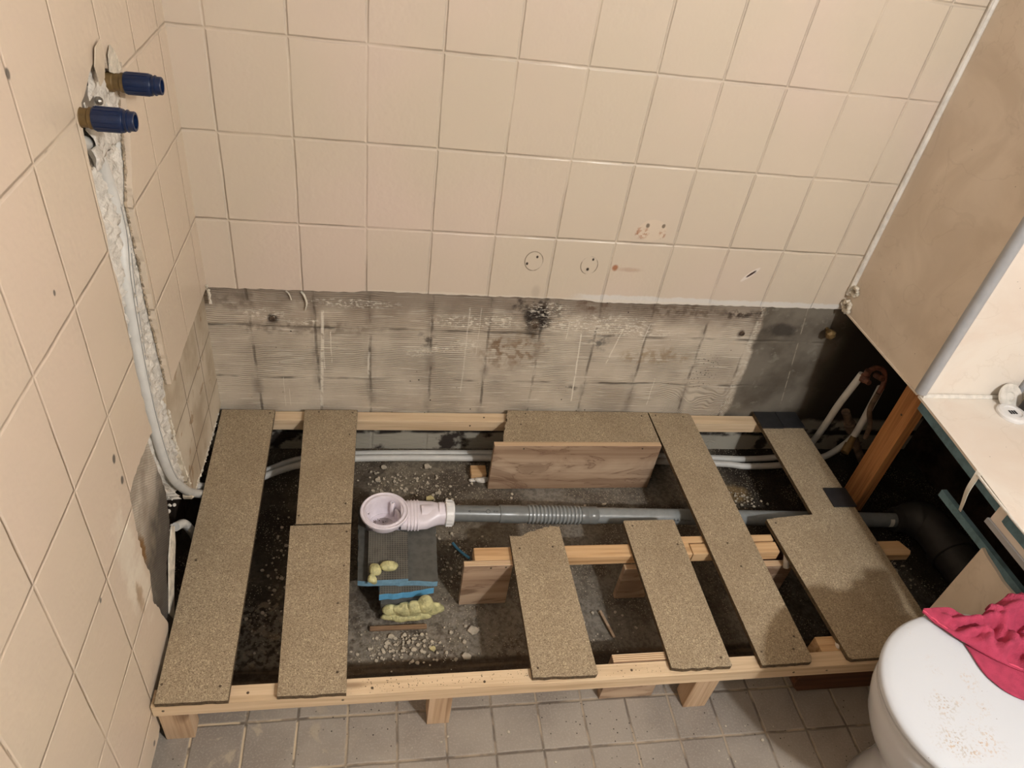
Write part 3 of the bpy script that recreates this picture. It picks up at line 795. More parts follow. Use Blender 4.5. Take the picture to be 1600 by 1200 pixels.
board([(1.1965, -.004), (1.3215, -.006), (1.328, -.013), (1.339, -.800), (1.333, -.8115)] + ragged((1.328, -.8125), (1.206, -.8135), 12, .0008, 7), 'long full depth chipboard strip right of the standing plywood', [(1.215, -.016), (1.30, -.022), (1.262, -.49), (1.228, -.782), (1.305, -.78), (1.32, -.75), (1.27, -.56)])
board(rough_path([(.7165, -.810), (.7155, -.452)], .5, 0, 1)[:-1] + rough_path([(.7155, -.452), (.74, -.455), (.77, -.440), (.80, -.432), (.82, -.424), (.843, -.428)], .007, .003, 12) + [(.853, -.808), (.848, -.8125)] + ragged((.845, -.813), (.7165, -.810), 10, .001, 3)[1:], 'narrow chipboard strip with a jagged broken rear end', [(.815, -.488), (.735, -.49), (.73, -.79)])
board(rough_path([(1.013, -.806), (1.0095, -.413)], .5, 0, 1)[:-1] + [(1.0095, -.416), (1.013, -.4125), (1.142, -.4125), (1.1455, -.416), (1.149, -.808)] + ragged((1.146, -.811), (1.016, -.810), 12, .0014, 9), 'narrow chipboard strip between jagged strip and long full depth strip', [(1.03, -.43), (1.13, -.49), (1.13, -.79)])
b7 = board([(1.538, -.001), (1.6745, -.003), (1.677, -.30), (1.6775, -.79), (1.672, -.8105), (1.432, -.8115), (1.425, -.806), (1.3985, -.4185)] + rough_path([(1.402, -.4165), (1.470, -.408), (1.5385, -.4035)], .01, .001, 13)[:-1] + [(1.5385, -.403)], 'large L-shaped chipboard panel at the right near the toilet', [(1.667, -.505), (1.645, -.765), (1.42, -.43)])

def pad(x0, x1, y0, y1, label, rot=0, sk=0):
    bm = B(); cx, cy = (x0 + x1) / 2, (y0 + y1) / 2
    prism(bm, [(x0 + sk, y0), (x1 + sk, y0), (x1, y1), (x0, y1)], ZT + .0003, ZT + .0048, 'z')
    return tag(finish('slate_pad', bm, 'blackpad', (cx, cy, ZT), bevel=.0015), label, 'pad')
pad(1.537, 1.6075, -.072, .000, 'left of two black square pads on the chipboard by the back wall')
pad(1.6085, 1.679, -.070, .001, 'right of two black square pads on the chipboard by the back wall')
pad(1.613, 1.6815, -.382, -.314, 'single black square pad on the chipboard edge beside the brown post')

# ------------------------------------------------------------------ supply pipes
WR = .0098
p1 = crom([(-.022, -.478, 1.075), (-.022, -.40, 1.02), (-.022, -.375, .894), (-.022, -.402, .813), (-.022, -.418, .732), (-.022, -.430, .628), (-.022, -.434, .506), (-.022, -.418, .367), (-.020, -.378, .265), (-.012, -.31, .165), (.03, -.225, .075), (.108, -.128, .030), (.195, -.078, .022), (.35, -.052, .020), (.738, -.052, .020), (1.10, -.060, .020), (1.44, -.078, .021), (1.53, -.090, .021), (1.66, -.085, .022), (1.74, -.078, .034), (1.795, -.082, .062), (1.812, -.11, .15), (1.800, -.13, .22), (1.787, -.14, .323), (1.779, -.145, .39)], 8)
p2 = crom([(-.022, -.345, 1.075), (-.022, -.315, 1.00), (-.024, -.345, .89), (-.026, -.378, .80), (-.028, -.392, .70), (-.030, -.402, .60), (-.032, -.405, .49), (-.032, -.385, .37), (-.030, -.345, .27), (-.022, -.28, .16), (.03, -.19, .06), (.11, -.098, .020), (.195, -.046, .012), (.35, -.026, .012), (.738, -.024, .012), (1.10, -.030, .012), (1.44, -.045, .012), (1.55, -.052, .014), (1.66, -.050, .022), (1.72, -.055, .055), (1.736, -.062, .105), (1.722, -.09, .20), (1.701, -.12, .30), (1.690, -.145, .39), (1.694, -.15, .44)], 8)
for pts, lab in ((p1, 'white water pipe running from the wall chase to the right cavity, nearer the camera'), (p2, 'white water pipe along the back wall, closer to the wall of the pair')):
    org = tuple(pts[0]); root = thing('water_pipe', org, lab, 'water pipe')
    bm = B(); tube(bm, pts, WR, 16); finish('pipe', bm, 'whitepipe', org, root, smooth=True)
    bm = B(); rd = random.Random(3)
    for i in range(14, 60):
        a, b = pts[i], pts[i + 1]; d = (b - a).normalized(); c = (a + b) / 2
        side = Vector((1, -.25, 0)).normalized(); up = d.cross(side).normalized()
        obox(bm, c + side * (WR + .0001), d, side, up, (b - a).length * 1.1, .0005, .0009)
    finish('printed_marking', bm, 'faded_ink', org, root)

# filler in the chase
bm = B(); ny, nz = 22, 150
def chase_bounds(z):
    def at(t, z):
        for (a, b), (c, d) in zip(t, t[1:]):
            if min(b, d) <= z <= max(b, d) and b != d: return a + (c - a) * (z - b) / (d - b)
        return t[0][0] if z > t[0][1] else t[-1][0]
    l = at(chL[2:] + [(-.50, .50), (-.484, .406), (-.478, .354), (-.44, .30)], z)
    r = at([(-.30, .20), (-.335, .225), (-.366, .387), (-.374, .484), (-.358, .537), (-.362, .627), (-.366, .723), (-.363, .802), (-.364, .876), (-.362, .921), (-.33, .97), (-.307, 1.017), (-.289, 1.082), (-.279, 1.12)], z)
    return l, r
grid = []
for j in range(nz + 1):
    z = .235 + j * (1.118 - .235) / nz; l, r = chase_bounds(z); row = []
    l = min(l, r - .02)
    if z < .33: l = min(l + (.33 - z) * .55, r - .02)
    for i in range(ny + 1):
        u = i / ny; y = (l - .004) + (r - l + .010) * u
        hollow = math.exp(-((u - .36) / .17) ** 2)
        x = -.020 - .024 * hollow + .010 * mn.noise(Vector((y * 90, z * 70, 1))) + .006 * mn.noise(Vector((y * 220, z * 200, 5)))
        if i == 0: x = -.05
        if i >= ny - 1: x = max(x, -.0135)
        row.append(bm.verts.new((min(x, -.008), y, z)))
    grid.append(row)
for j in range(nz):
    for i in range(ny): bm.faces.new((grid[j][i], grid[j][i + 1], grid[j + 1][i + 1], grid[j + 1][i]))
tag(finish('chase_filler', bm, 'foam', (0, -.42, .24), smooth=True, angle=3), 'crumbly white filler lining the tall pipe chase in the left wall', 'filler')
# rough ragged plaster lips of the chase and of the removed tiles
def lip(name, pts, r, label, seed=0, mat='plaster', x=-.006):
    bm = B(); rd = random.Random(seed)
    P = [Vector(p) for p in pts]
    for a, b in zip(P, P[1:]):
        n = max(1, int((b - a).length / (r * 1.3)))
        for k in range(n):
            c = a.lerp(b, (k + rd.random() * .6) / n); s = r * (.5 + rd.random() * .8)
            lump(bm, c, (s * .8, s, s * (1 + rd.random())), rd.random() * 50, 1, .7, 200)
    return tag(finish(name, bm, mat, tuple(P[0]), smooth=False), label, 'plaster')
lip('plaster_lip', [(-.014, y, z) for y, z in chR[0:2]] + [(-.012, -.37, .48)], .0035, 'crumbling pale plaster edge low beside the pipe chase, back side', 2)
lip('plaster_lip', [(-.010, -.358, .537), (-.010, -.362, .627), (-.010, -.366, .723), (-.010, -.363, .802), (-.010, -.362, .92), (-.010, -.33, .97), (-.010, -.29, 1.08)], .0028, 'crumbly brownish plaster edge along the back side of the pipe chase', 4, 'crumb')
lip('plaster_lip', [(-.014, y, z) for y, z in ((-.34, .186), (-.23, .168), (-.10, .163), (-.02, .163))], .0042, 'ragged white bottom edge of bare plaster above the left chipboard', 8)
lip('plaster_lip', [(-.006, -.35, .541), (-.006, -.2, .543), (-.006, -.01, .540)], .0022, 'thin ragged paint edge on the left wall beside the corner', 12)
lip('plaster_lip', [(-.006, -.655, .548), (-.006, -.58, .553), (-.006, -.51, .548)], .0028, 'thin ragged paint edge on the left wall above the grey patch', 15)
lip('plaster_lip', [(.0, -.006, .545), (.006, -.008, .535), (.006, -.008, .50)], .005, 'ragged filler lump in the rear left corner', 18)
# silicone remains on the grey patch (cream sliver beside the chase) and pale sliver
bm = B(); prism(bm, [(-.55, .235), (-.50, .275), (-.485, .26), (-.50, .225), (-.56, .16), (-.60, .10), (-.615, .14)], -.0123, -.009, 'x')
tag(finish('plaster_sliver', bm, 'plaster', (-.01, -.55, .2), bevel=.0008), 'cream plaster sliver beside the dark hole low on the left wall', 'plaster')
bm = B(); tube(bm, crom([(-.03, -.43, .19), (-.022, -.40, .165), (-.02, -.37, .10), (-.02, -.35, .04)], 5), .010, 12)
tag(finish('pipe_stub', bm, 'whitepipe', (-.02, -.4, .1), smooth=True), 'white pipe stub low in the dark hole beside the left chipboard', 'pipe')
bm = B(); rd = random.Random(9)
for k in range(34):
    lump(bm, (-.045 + rd.random() * .02, -.50 + rd.random() * .10, .20 + rd.random() * .14), .0015 + rd.random() * .003, k, 2, .6, 150)
tag(finish('filler_crumbs', bm, 'foam', (-.04, -.45, .2), smooth=False), 'white filler crumbs at the foot of the pipe chase', 'crumbs', kind='stuff')

# taps: capped brass elbows on a steel bracket
def tap(y, z, label):
    org = (0, y, z); root = thing('capped_tap_connection', org, label, 'tap connection')
    ax = (1, 0, 0)
    bm = B(); lathe(bm, (-.035, y, z), ax, [(0, 0), (.0125, 0), (.0125, .022), (.0145, .024), (.0145, .034), (.0128, .036), (.0128, .044), (.0145, .046), (.0145, .051), (0, .051)], 24)
    finish('brass_elbow', bm, 'brass', org, root, smooth=True)
    bm = B(); tube(bm, crom([(-.022, y, z), (-.024, y + .004, z - .02), (-.023, y + .012, z - .045)], 5), .012, 14)
    finish('elbow_tail', bm, 'brass', org, root, smooth=True)
    bm = B()
    prof = [(0, .016), (.0155, .016), (.0160, .018), (.0160, .052), (.0152, .054), (.0135, .0545), (.0135, .0575), (.0150, .058), (.0150, .0595), (.0132, .060), (.0132, .0670), (.0125, .068), (.0095, .068), (.0095, .050), (0, .050)]
    lathe(bm, (0, y, z), ax, prof, 32)
    finish('blue_plug', bm, 'blue', org, root, smooth=True)
    bm = B()
    for k in range(16):
        a = 2 * math.pi * k / 16
        c = Vector((.034, y + math.cos(a) * .0160, z + math.sin(a) * .0160))
        obox(bm, c, (1, 0, 0), (0, math.cos(a), math.sin(a)), (0, -math.sin(a), math.cos(a)), .032, .0012, .0016)
    finish('grip_rib', bm, 'blue', org, root)
    return root
tap(-.482, 1.106, 'lower left blue capped brass tap connection at top of the chase')
tap(-.330, 1.106, 'upper right blue capped brass tap connection at top of the chase')
org = (-.03, -.41, 1.11)
t = thing('tap_bracket', org, 'grey steel bracket between the two blue capped connections', 'bracket')
bm = B(); prism(bm, [(-.478, 1.122), (-.425, 1.150), (-.395, 1.120), (-.40, 1.082), (-.465, 1.100)], -.012, -.009, 'x'); finish('plate', bm, 'steel', org, t, bevel=.0008)
bm = B(); lathe(bm, (-.010, -.385, 1.095), (1, 0, .1), [(0, .008), (.004, .007), (.0062, .004), (.0062, 0)], 18); finish('screw', bm, 'steel', org, t, smooth=True)
bm = B(); lathe(bm, (-.009, -.412, 1.128), (1, 0, 0), [(0, .0008), (.003, .0008), (.003, 0)], 12); finish('hole', bm, 'ink', org, t)
# plastic sheet and crumpled paper flaps at the top
bm = B(); g = []
for j in range(25):
    row = []
    for i in range(17):
        u, v = i / 16, j / 24
        y = -.44 + .15 * u; z = 1.02 + .135 * v - .02 * abs(u - .5)
        x = -.010 + .009 * mn.noise(Vector((y * 50, z * 45, 2))) + .005 * mn.noise(Vector((y * 130, z * 130, 7)))
        row.append(bm.verts.new((x, y, z)))
    g.append(row)
for j in range(24):
    for i in range(16): bm.faces.new((g[j][i], g[j][i + 1], g[j + 1][i + 1], g[j + 1][i]))
o = finish('crumpled_liner', bm, 'foam', (-.01, -.37, 1.08), smooth=True, angle=3)
md = o.modifiers.new('s', 'SOLIDIFY'); md.thickness = .0012
tag(o, 'crumpled white liner behind the blue capped connections', 'liner')
for k, (pts, lab) in enumerate((([(-.395, 1.12), (-.405, 1.15), (-.392, 1.172), (-.372, 1.178), (-.362, 1.150), (-.372, 1.125)], 'torn wallpaper flap standing up left above the connections'),
                                ([(-.345, 1.125), (-.345, 1.150), (-.325, 1.158), (-.305, 1.140), (-.29, 1.115), (-.315, 1.112)], 'torn wallpaper flap above the upper right connection'))):
    bm = B(); prism(bm, pts, .001, .0028, 'x')
    for v in bm.verts: v.co.x += .004 * max(0, (v.co.z - 1.12) / .05) * (1 if k == 0 else .8) + .003 * mn.noise(v.co * 60)
    tag(finish('torn_flap', bm, 'plaster' if k else 'tilepaint', (0, -.37, 1.13), bevel=.0004), lab, 'paper')

# ------------------------------------------------------------------ right cavity: valve, copper, old pipes
org = (1.70, -.15, .43); t = thing('valve_cluster', org, 'small copper valve cluster joining the white pipes in the dark cavity', 'valve')
bm = B(); lathe(bm, (1.698, -.16, .425), (0, 0, 1), [(0, 0), (.012, 0), (.012, .018), (.009, .02), (.009, .035), (0, .036)], 16); finish('nut', bm, 'copper', org, t, smooth=True)
bm = B(); tube(bm, crom([(1.70, -.155, .450), (1.725, -.15, .462), (1.75, -.155, .455), (1.765, -.16, .42), (1.757, -.17, .39)], 6), .007, 12); finish('bent_tube', bm, 'copper', org, t, smooth=True)
bm = B(); lathe(bm, (1.69, -.18, .44), (0, -1, .2), [(0, .012), (.007, .012), (.008, 0), (.008, -.02), (0, -.02)], 12); finish('knob', bm, 'copper', org, t, smooth=True)
bm = B(); lathe(bm, (1.74, -.165, .44), (0, -1, .3), [(0, .012), (.007, .012), (.008, 0), (.008, -.02), (0, -.02)], 12); finish('knob', bm, 'copper', org, t, smooth=True)
bm = B(); tube(bm, crom([(1.757, -.17, .39), (1.760, -.17, .33), (1.79, -.17, .27), (1.80, -.17, .22)], 6), .007, 10)
tag(finish('copper_tube', bm, 'rust', (1.76, -.17, .3), smooth=True), 'dark copper tube hanging below the valve cluster', 'pipe')
org = (1.78, -.06, .2); t = thing('old_pipe', org, 'old rusty pipe slanting across the dark cavity behind the white pipes', 'pipe')
bm = B(); tube(bm, crom([(1.755, -.10, .26), (1.80, -.10, .20), (1.86, -.12, .11), (1.93, -.14, .02)], 6), .012, 14); finish('pipe', bm, 'rust', org, t, smooth=True)
bm = B(); lathe(bm, (1.80, -.10, .20), Vector((.05, 0, -.07)), [(.012, -.02), (.017, -.018), (.017, .014), (.012, .016)], 16); finish('coupling', bm, 'rust', org, t, smooth=True)
bm = B(); lathe(bm, (1.79, -.14, .165), (-.5, -.5, -.5), [(0, .03), (.012, .03), (.013, .0), (.009, -.002), (.009, -.03)], 14); finish('drain_nipple', bm, 'brass', org, t, smooth=True)
bm = B(); lathe(bm, (1.655, .012, .475), (-.1, -1, 0), [(.006, -.01), (.006, .02), (.013, .02), (.015, .026), (.015, .034), (.008, .040), (0, .040)], 6)
tag(finish('pipe_plug', bm, 'brass', (1.655, 0, .475)), 'brass hexagon plug sticking out of the dark back wall', 'plug')
org = (1.95, -.35, .06); t = thing('soil_pipe', org, 'big dusty black soil pipe elbow in the dark cavity at the right', 'pipe')
bm = B(); tube(bm, crom([(1.885, -.338, .055), (1.93, -.34, .058), (1.965, -.36, .062), (1.975, -.42, .065), (1.975, -.60, .065), (1.975, -1.1, .065)], 8), .055, 28, rf=lambda q: .032 + min(q * 4, 1) * .023); finish('pipe', bm, 'blackpipe', org, t, smooth=True)
bm = B(); lathe(bm, (1.875, -.338, .055), (1, 0, 0), [(.024, 0), (.034, 0), (.036, .006), (.036, .02), (.032, .024)], 28); finish('socket_ring', bm, 'blackpipe', org, t, smooth=True)
bm = B(); lathe(bm, (1.975, -.45, .065), (0, -1, 0), [(.052, 0), (.061, 0), (.061, .03), (.055, .032)], 28); finish('socket_ring', bm, 'blackpipe', org, t, smooth=True)

# ------------------------------------------------------------------ drain pipe
def dz(x): return .128 + (x - .576) * (.052 - .128) / (1.88 - .576)
DY = -.350
A0 = Vector((.576, DY, .128)); AX = (Vector((1.88, -.338, .052)) - A0).normalized()
def dprof(x0, prof): return [(r, (x - .576) / AX.x) for r, x in prof]
org = tuple(A0); root = thing('drain_pipe', (.60, DY, 0), 'grey plastic drain pipe with corrugated section from the shower trap', 'drain pipe')
org = (.60, DY, 0)
def dpart(name, prof, mat, seg=36):
    bm = B(); lathe(bm, A0, AX, dprof(0, prof), seg); return finish(name, bm, mat, org, root, smooth=True, angle=.9)
dpart('plain_pipe', [(0, .580), (.0205, .580), (.0205, .725)], 'grey')
dpart('socket', [(.0205, .708), (.0226, .708), (.0230, .712), (.0230, .762), (.0218, .766), (.0218, .780)], 'grey')
pr = [(.0205, .776)]; x = .780
for k in range(14):
    pr += [(.0205, x), (.0245, x + .0028), (.0245, x + .0066), (.0205, x + .0094)]; x += .01015
pr += [(.0205, x + .002)]
dpart('corrugated_section', pr, 'grey_l')
xe = x
dpart('socket', [(.0205, xe), (.0226, xe + .001), (.0230, xe + .004), (.0230, xe + .018), (.0222, xe + .019), (.0222, xe + .022), (.0230, xe + .023), (.0230, xe + .045), (.0214, xe + .047)], 'grey')
dpart('plain_pipe', [(.0210, xe + .03), (.0210, 1.885), (0, 1.885)], 'grey_l')
# printing on the pipe: flow arrow, ring, figures
bm = B(); dn = Vector((0, -.42, .9)).normalized()
def onpipe(x, off, r=.0208):            # point on the pipe surface, 'off' metres around towards the camera
    th = math.atan2(.42, .9) + off / r
    c = A0 + AX * ((x - .576) / AX.x)
    return c + Vector((0, -math.sin(th), math.cos(th))) * r
def stroke(bm, pts, w=.0010, r=.0208):
    P = [onpipe(a, b, r) for a, b in pts]
    tube(bm, P, w * .5, 5)
stroke(bm, [(.627, 0), (.672, 0)]); stroke(bm, [(.627, 0), (.633, .003)]); stroke(bm, [(.627, 0), (.633, -.003)])
stroke(bm, [(.677 + .005 * math.cos(a * .5236), .005 * math.sin(a * .5236)) for a in range(13)])
finish('flow_arrow_print', bm, 'ink', org, root)
def glyphs(name, txt, x0, off, size, r, up=1):
    cu = bpy.data.curves.new('t', 'FONT'); cu.body = txt; cu.size = size; cu.resolution_u = 2
    ob = bpy.data.objects.new('t', cu); S.collection.objects.link(ob)
    dg = bpy.context.evaluated_depsgraph_get(); me = bpy.data.meshes.new_from_object(ob.evaluated_get(dg))
    bpy.data.objects.remove(ob)
    b = bmesh.new(); b.from_mesh(me)
    for v in b.verts:
        v.co = onpipe(x0 + v.co.x, -v.co.y + off, r)
    me2 = finish(name, b, 'ink', org, root); return me2
glyphs('figure_print', 'Ø 40', .690, .002, .006, .0209)
glyphs('letter_print', '▲▲ Warno', 1.175, .018, .010, .0213)
bm = B(); lathe(bm, A0, AX, dprof(0, [(.0214, 1.852), (.0214, 1.866)]), 36)
for f in list(bm.faces):
    c = f.calc_center_median()
    if not (c.y < -.343 and c.z > dz(1.86) - .004 and c.z < dz(1.86)+.017): bm.faces.remove(f)
finish('white_sticker', bm, 'caulk', org, root)

# ------------------------------------------------------------------ shower trap
TC = Vector((.4225, -.354, .0825)); org = (.4225, -.354, .0815)
root = thing('shower_trap', org, 'round lilac-white shower trap standing on the stacked foam slabs', 'shower trap')
bm = B()
lathe(bm, TC, (0, 0, 1), [(0, 0), (.038, 0), (.043, .004), (.045, .010), (.046, .046), (.0475, .050), (.0575, .055), (.0585, .057), (.0585, .0635), (.0565, .0650), (.0545, .0640), (.0535, .0625), (.0505, .0625), (.0495, .0640), (.0460, .0645), (.0445, .062), (.0435, .052), (.0415, .014), (.038, .008), (0, .005)], 64)
finish('bowl', bm, 'trap', org, root, smooth=True, angle=.5)
bm = B(); lathe(bm, TC + Vector((0, 0, .0068)), (0, 0, 1), [(0, .0002), (.036, .0002), (.039, .0022)], 40); finish('wet_floor', bm, 'dirtplastic', org, root, smooth=True)
for a in (60, -50, 180):
    c = TC + Vector((math.cos(math.radians(a)) * .0385, math.sin(math.radians(a)) * .0385, .006))
    bm = B(); lathe(bm, c, (0, 0, 1), [(.0062, 0), (.0055, .046), (.0048, .047), (.0026, .047), (.0026, .030), (0, .030)], 18); finish('screw_boss', bm, 'trap', org, root, smooth=True)
    bm = B(); lathe(bm, c, (0, 0, 1), [(0, .040), (.0025, .040), (.0025, .034)], 12); finish('boss_hole', bm, 'ink', org, root)
# dam wall in the bowl
bm = B(); R0 = .039
pts = [(math.cos(math.radians(a)) * R0, math.sin(math.radians(a)) * R0) for a in range(-42, 46, 6)]
pin = [(math.cos(math.radians(a)) * (R0 - .005) , math.sin(math.radians(a)) * (R0 - .005)) for a in range(42, -46, -6)]
pp = [(TC.x + a, TC.y + b) for a, b in pts + pin]
prism(bm, pp, TC.z + .006, TC.z + .040, 'z'); finish('dam_wall', bm, 'trap', org, root, smooth=True)
# outlet: round to oval body, ribs, necking down to the nut
bm = B(); secs = [(.462, .040, .0195), (.478, .041, .0205), (.505, .0405, .0205), (.525, .0385, .021), (.538, .033, .023), (.550, .027, .0245), (.556, .0255, .0245), (.572, .0250, .0245)]
rings = []
for x, w, h in secs:
    rings.append([bm.verts.new((x, -.352 + w * math.copysign(abs(math.cos(2 * math.pi * k / 40)) ** .75, math.cos(2 * math.pi * k / 40)), .1245 + (.0 if x < .53 else .003) + h * math.copysign(abs(math.sin(2 * math.pi * k / 40)) ** .75, math.sin(2 * math.pi * k / 40)))) for k in range(40)])
for a, b in zip(rings, rings[1:]):
    for k in range(40): bm.faces.new((a[k], a[(k + 1) % 40], b[(k + 1) % 40], b[k]))
bm.faces.new(rings[0]); bm.faces.new(rings[-1])
finish('outlet_body', bm, 'trap', org, root, smooth=True, angle=.9)
bm = B()
tube(bm, crom([(.512, -.352, .1275), (.53, -.351, .1280), (.556, -.350, .1288)], 6), .0235, 28); finish('outlet_pipe', bm, 'trap', org, root, smooth=True)
for x in (.4795, .4875, .4955, .503):
    bm = B(); rings = []
    for dx in (-.0022, -.0018, .0018, .0022):
        w, h = (.0435, .0212) if abs(dx) < .002 else (.0405, .0205)
        rings.append([bm.verts.new((x + dx, -.352 + w * math.copysign(abs(math.cos(2 * math.pi * k / 40)) ** .75, math.cos(2 * math.pi * k / 40)), .1245 + h * math.copysign(abs(math.sin(2 * math.pi * k / 40)) ** .75, math.sin(2 * math.pi * k / 40)))) for k in range(40)])
    for a, b in zip(rings, rings[1:]):
        for k in range(40): bm.faces.new((a[k], a[(k + 1) % 40], b[(k + 1) % 40], b[k]))
    bm.faces.new(rings[0]); bm.faces.new(rings[-1])
    finish('rib', bm, 'trap', org, root, smooth=True, angle=.9)
bm = B(); lathe(bm, A0, AX, dprof(0, [(.0250, .552), (.0268, .553), (.0272, .556), (.0272, .566), (.0250, .568)]), 36); finish('collar', bm, 'trap', org, root, smooth=True)
bm = B(); lathe(bm, A0, AX, dprof(0, [(.0205, .570), (.0300, .570), (.0318, .572), (.0318, .588), (.0300, .591), (.0215, .592), (.0205, .585)]), 48)
finish('union_nut', bm, 'trap_in', org, root, smooth=True, angle=.5)
bm = B()
for k in range(18):
    a = 2 * math.pi * k / 18; c = A0 + AX * ((.580 - .576)) + Vector((0, math.cos(a) * .0318, math.sin(a) * .0318))
    obox(bm, c, AX, (0, math.cos(a), math.sin(a)), (0, -math.sin(a), math.cos(a)), .016, .0022, .0022)
finish('nut_ribs', bm, 'trap_in', org, root)

# ------------------------------------------------------------------ stack under the trap
def slab(pts, z0, z1, label, edge='xps', top='slab', tilt=0, name='foam_slab'):
    cx = sum(p[0] for p in pts) / len(pts); cy = sum(p[1] for p in pts) / len(pts); org = (cx, cy, z0)
    root = thing(name, org, label, 'foam slab')
    bm = B(); prism(bm, pts, z0, z1 - .0015, 'z'); finish('foam_core', bm, edge, org, root, bevel=.001)
    bm = B(); prism(bm, pts, z1 - .0015, z1, 'z'); finish('mesh_face', bm, top, org, root)
    return root
rp = lambda pts, s=0: rough_path(pts + [pts[0]], .01, .0012, s)[:-1]
NOTCH = [(.4225 + .0475 * math.cos(math.radians(t)), -.354 + .0475 * math.sin(math.radians(t))) for t in range(0, -181, -15)]
slab(rp([(.416, -.555), (.527, -.553), (.53, -.36), (.41, -.36)], 1), .001, .056, 'grey bottom block of the stack under the trap, half covered by yellow foam', 'slab')
slab(rp([(.412, -.546), (.475, -.542), (.538, -.532), (.538, -.31), (.408, -.31)], 2), .0565, .0805, 'second slab from the bottom of the stack, with the brightest blue edge', 'xps2', 'meshslab')
slab(rough_path([(.360, -.300), (.363, -.521), (.388, -.524), (.478, -.526), (.545, -.530), (.549, -.300)], .01, .0012, 3) + [(.47, -.300)] + NOTCH + [(.375, -.300)], .081, .1015, 'wide blue-edged slab second from the top of the stack under the trap', 'xps', 'slab')
slab([(.386, -.392), (.386, -.534), (.477, -.532), (.478, -.400)] + [(.4225 + .0475 * math.cos(math.radians(t)), -.354 + .0475 * math.sin(math.radians(t))) for t in (-52, -65, -80, -95, -110, -125)], .102, .118, 'narrow mesh-faced slab topmost of the stack, directly under the trap', 'xps', 'meshslab')
bm = B(); lump(bm, (.402, -.508, .124), (.013, .016, .010), 1, 4, .22, 55); lump(bm, (.434, -.503, .125), (.019, .012, .010), 2, 4, .22, 55); lump(bm, (.396, -.528, .114), (.010, .010, .014), 5, 3, .4, 60)
tag(finish('foam_blob', bm, 'yfoam', (.42, -.505, .118), smooth=True), 'yellow expanding foam blob on the top slab, in front of the trap', 'foam')
bm = B()
for k, (x, y, z, rx, rz) in enumerate(((.440, -.560, .040, .020, .017), (.465, -.564, .044, .024, .020), (.492, -.566, .052, .022, .022), (.515, -.565, .062, .020, .026), (.538, -.560, .040, .022, .020), (.470, -.563, .018, .045, .016), (.505, -.563, .020, .030, .018))):
    lump(bm, (x, y, z), (rx, .013, rz), k + 9, 4, .22, 45)
tag(finish('foam_blob', bm, 'yfoam', (.49, -.565, 0), smooth=True), 'long yellow expanding foam blob at the foot of the stack', 'foam')
beam('wood_stick', .392, .523, -.590, -.579, .0, .007, 'oldwood', 'thin brown wood strip lying before the foam stack', 'wood strip')

# ------------------------------------------------------------------ rubble
def chip_mesh(bm, c, s, rd, flat=.35):
    n = rd.randint(5, 7); a0 = rd.random() * 6
    pts = [(c[0] + math.cos(a0 + 2 * math.pi * k / n) * s * (.6 + rd.random() * .5), c[1] + math.sin(a0 + 2 * math.pi * k / n) * s * (.6 + rd.random() * .5)) for k in range(n)]
    prism(bm, pts, c[2], c[2] + s * flat, 'z')
chips = [(.423, -.070, .010, 'chipstone', 'small pale rubble piece on the screed near the back pipes, leftmost'), (.545, -.068, .013, 'chipstone', 'squarish pale rubble piece by the back pipes'), (.548, -.190, .012, 'yellowchip', 'yellowish rubble piece behind the union nut'),
         (.405, -.118, .010, 'chipstone', 'rounded pale rubble piece behind the trap'), (.632, -.600, .014, 'chipstone', 'rounded pale tile chip in front of the plywood leg plate'), (.610, -.665, .011, 'chipstone', 'flat grey tile chip near the front rail'),
         (.440, -.605, .009, 'chipstone', 'white chip in front of the thin brown strip'), (.535, -.640, .008, 'yellowchip', 'small cream chip on the ashy screed near the front'),
         (1.80, -.46, .024, 'chipstone', 'grey stone chip on the floor beyond the right rail end'), (1.80, -.55, .018, 'chipstone', 'broken stone chip deeper in the right cavity'), (1.86, -.42, .02, 'void', 'dark stone chip next to the soil pipe')]
rd = random.Random(5)
for x, y, s, mt, lab in chips:
    bm = B(); chip_mesh(bm, (x, y, 0), s, rd)
    tag(finish('rubble_chip', bm, mt, (x, y, 0), bevel=.0008), lab, 'rubble')
bm = B()
for (cx, cy, sx, sy, n) in ((.50, -.13, .12, .05, 150), (.58, -.20, .06, .04, 60), (.50, -.62, .10, .05, 170), (.42, -.64, .05, .03, 50), (.72, -.15, .12, .03, 20), (.95, -.23, .2, .02, 25), (1.48, -.21, .05, .03, 60), (.95, -.60, .1, .06, 30), (.17, -.4, .03, .2, 70), (1.83, -.48, .05, .08, 60), (.60,-.40,.05,.06,50), (.65,-.45,.1,.1,30)):
    for k in range(n):
        x = rd.gauss(cx, sx * .6); y = rd.gauss(cy, sy * .6)
        if x < .03 or y > -.04 or y < -.73: continue
        if .40 < x < .56 and -.60 < y < -.28: continue
        if .59 < x < .73 and -.54 < y < -.50: continue
        if .70 < x < 1.20 and -.165 < y < -.13: continue
        chip_mesh(bm, (x, y, -.001), .0012 + rd.random() ** 2 * .0045, rd, .6)
tag(finish('rubble', bm, 'chipstone', (.5, -.3, 0)), 'fine pale rubble scattered over the dirty screed under the boards', 'rubble', kind='stuff')
bm = B()
for k in range(110):
    x = .05 + rd.random() * 1.3; y = -.84 - rd.random() * .30
    chip_mesh(bm, (x, y, 0), .0008 + rd.random() ** 3 * .0030, rd, .6)
tag(finish('floor_grit', bm, 'chipstone', (.6, -.9, 0)), 'tiny pale grit scattered on the paver floor', 'grit', kind='stuff')
bm = B()
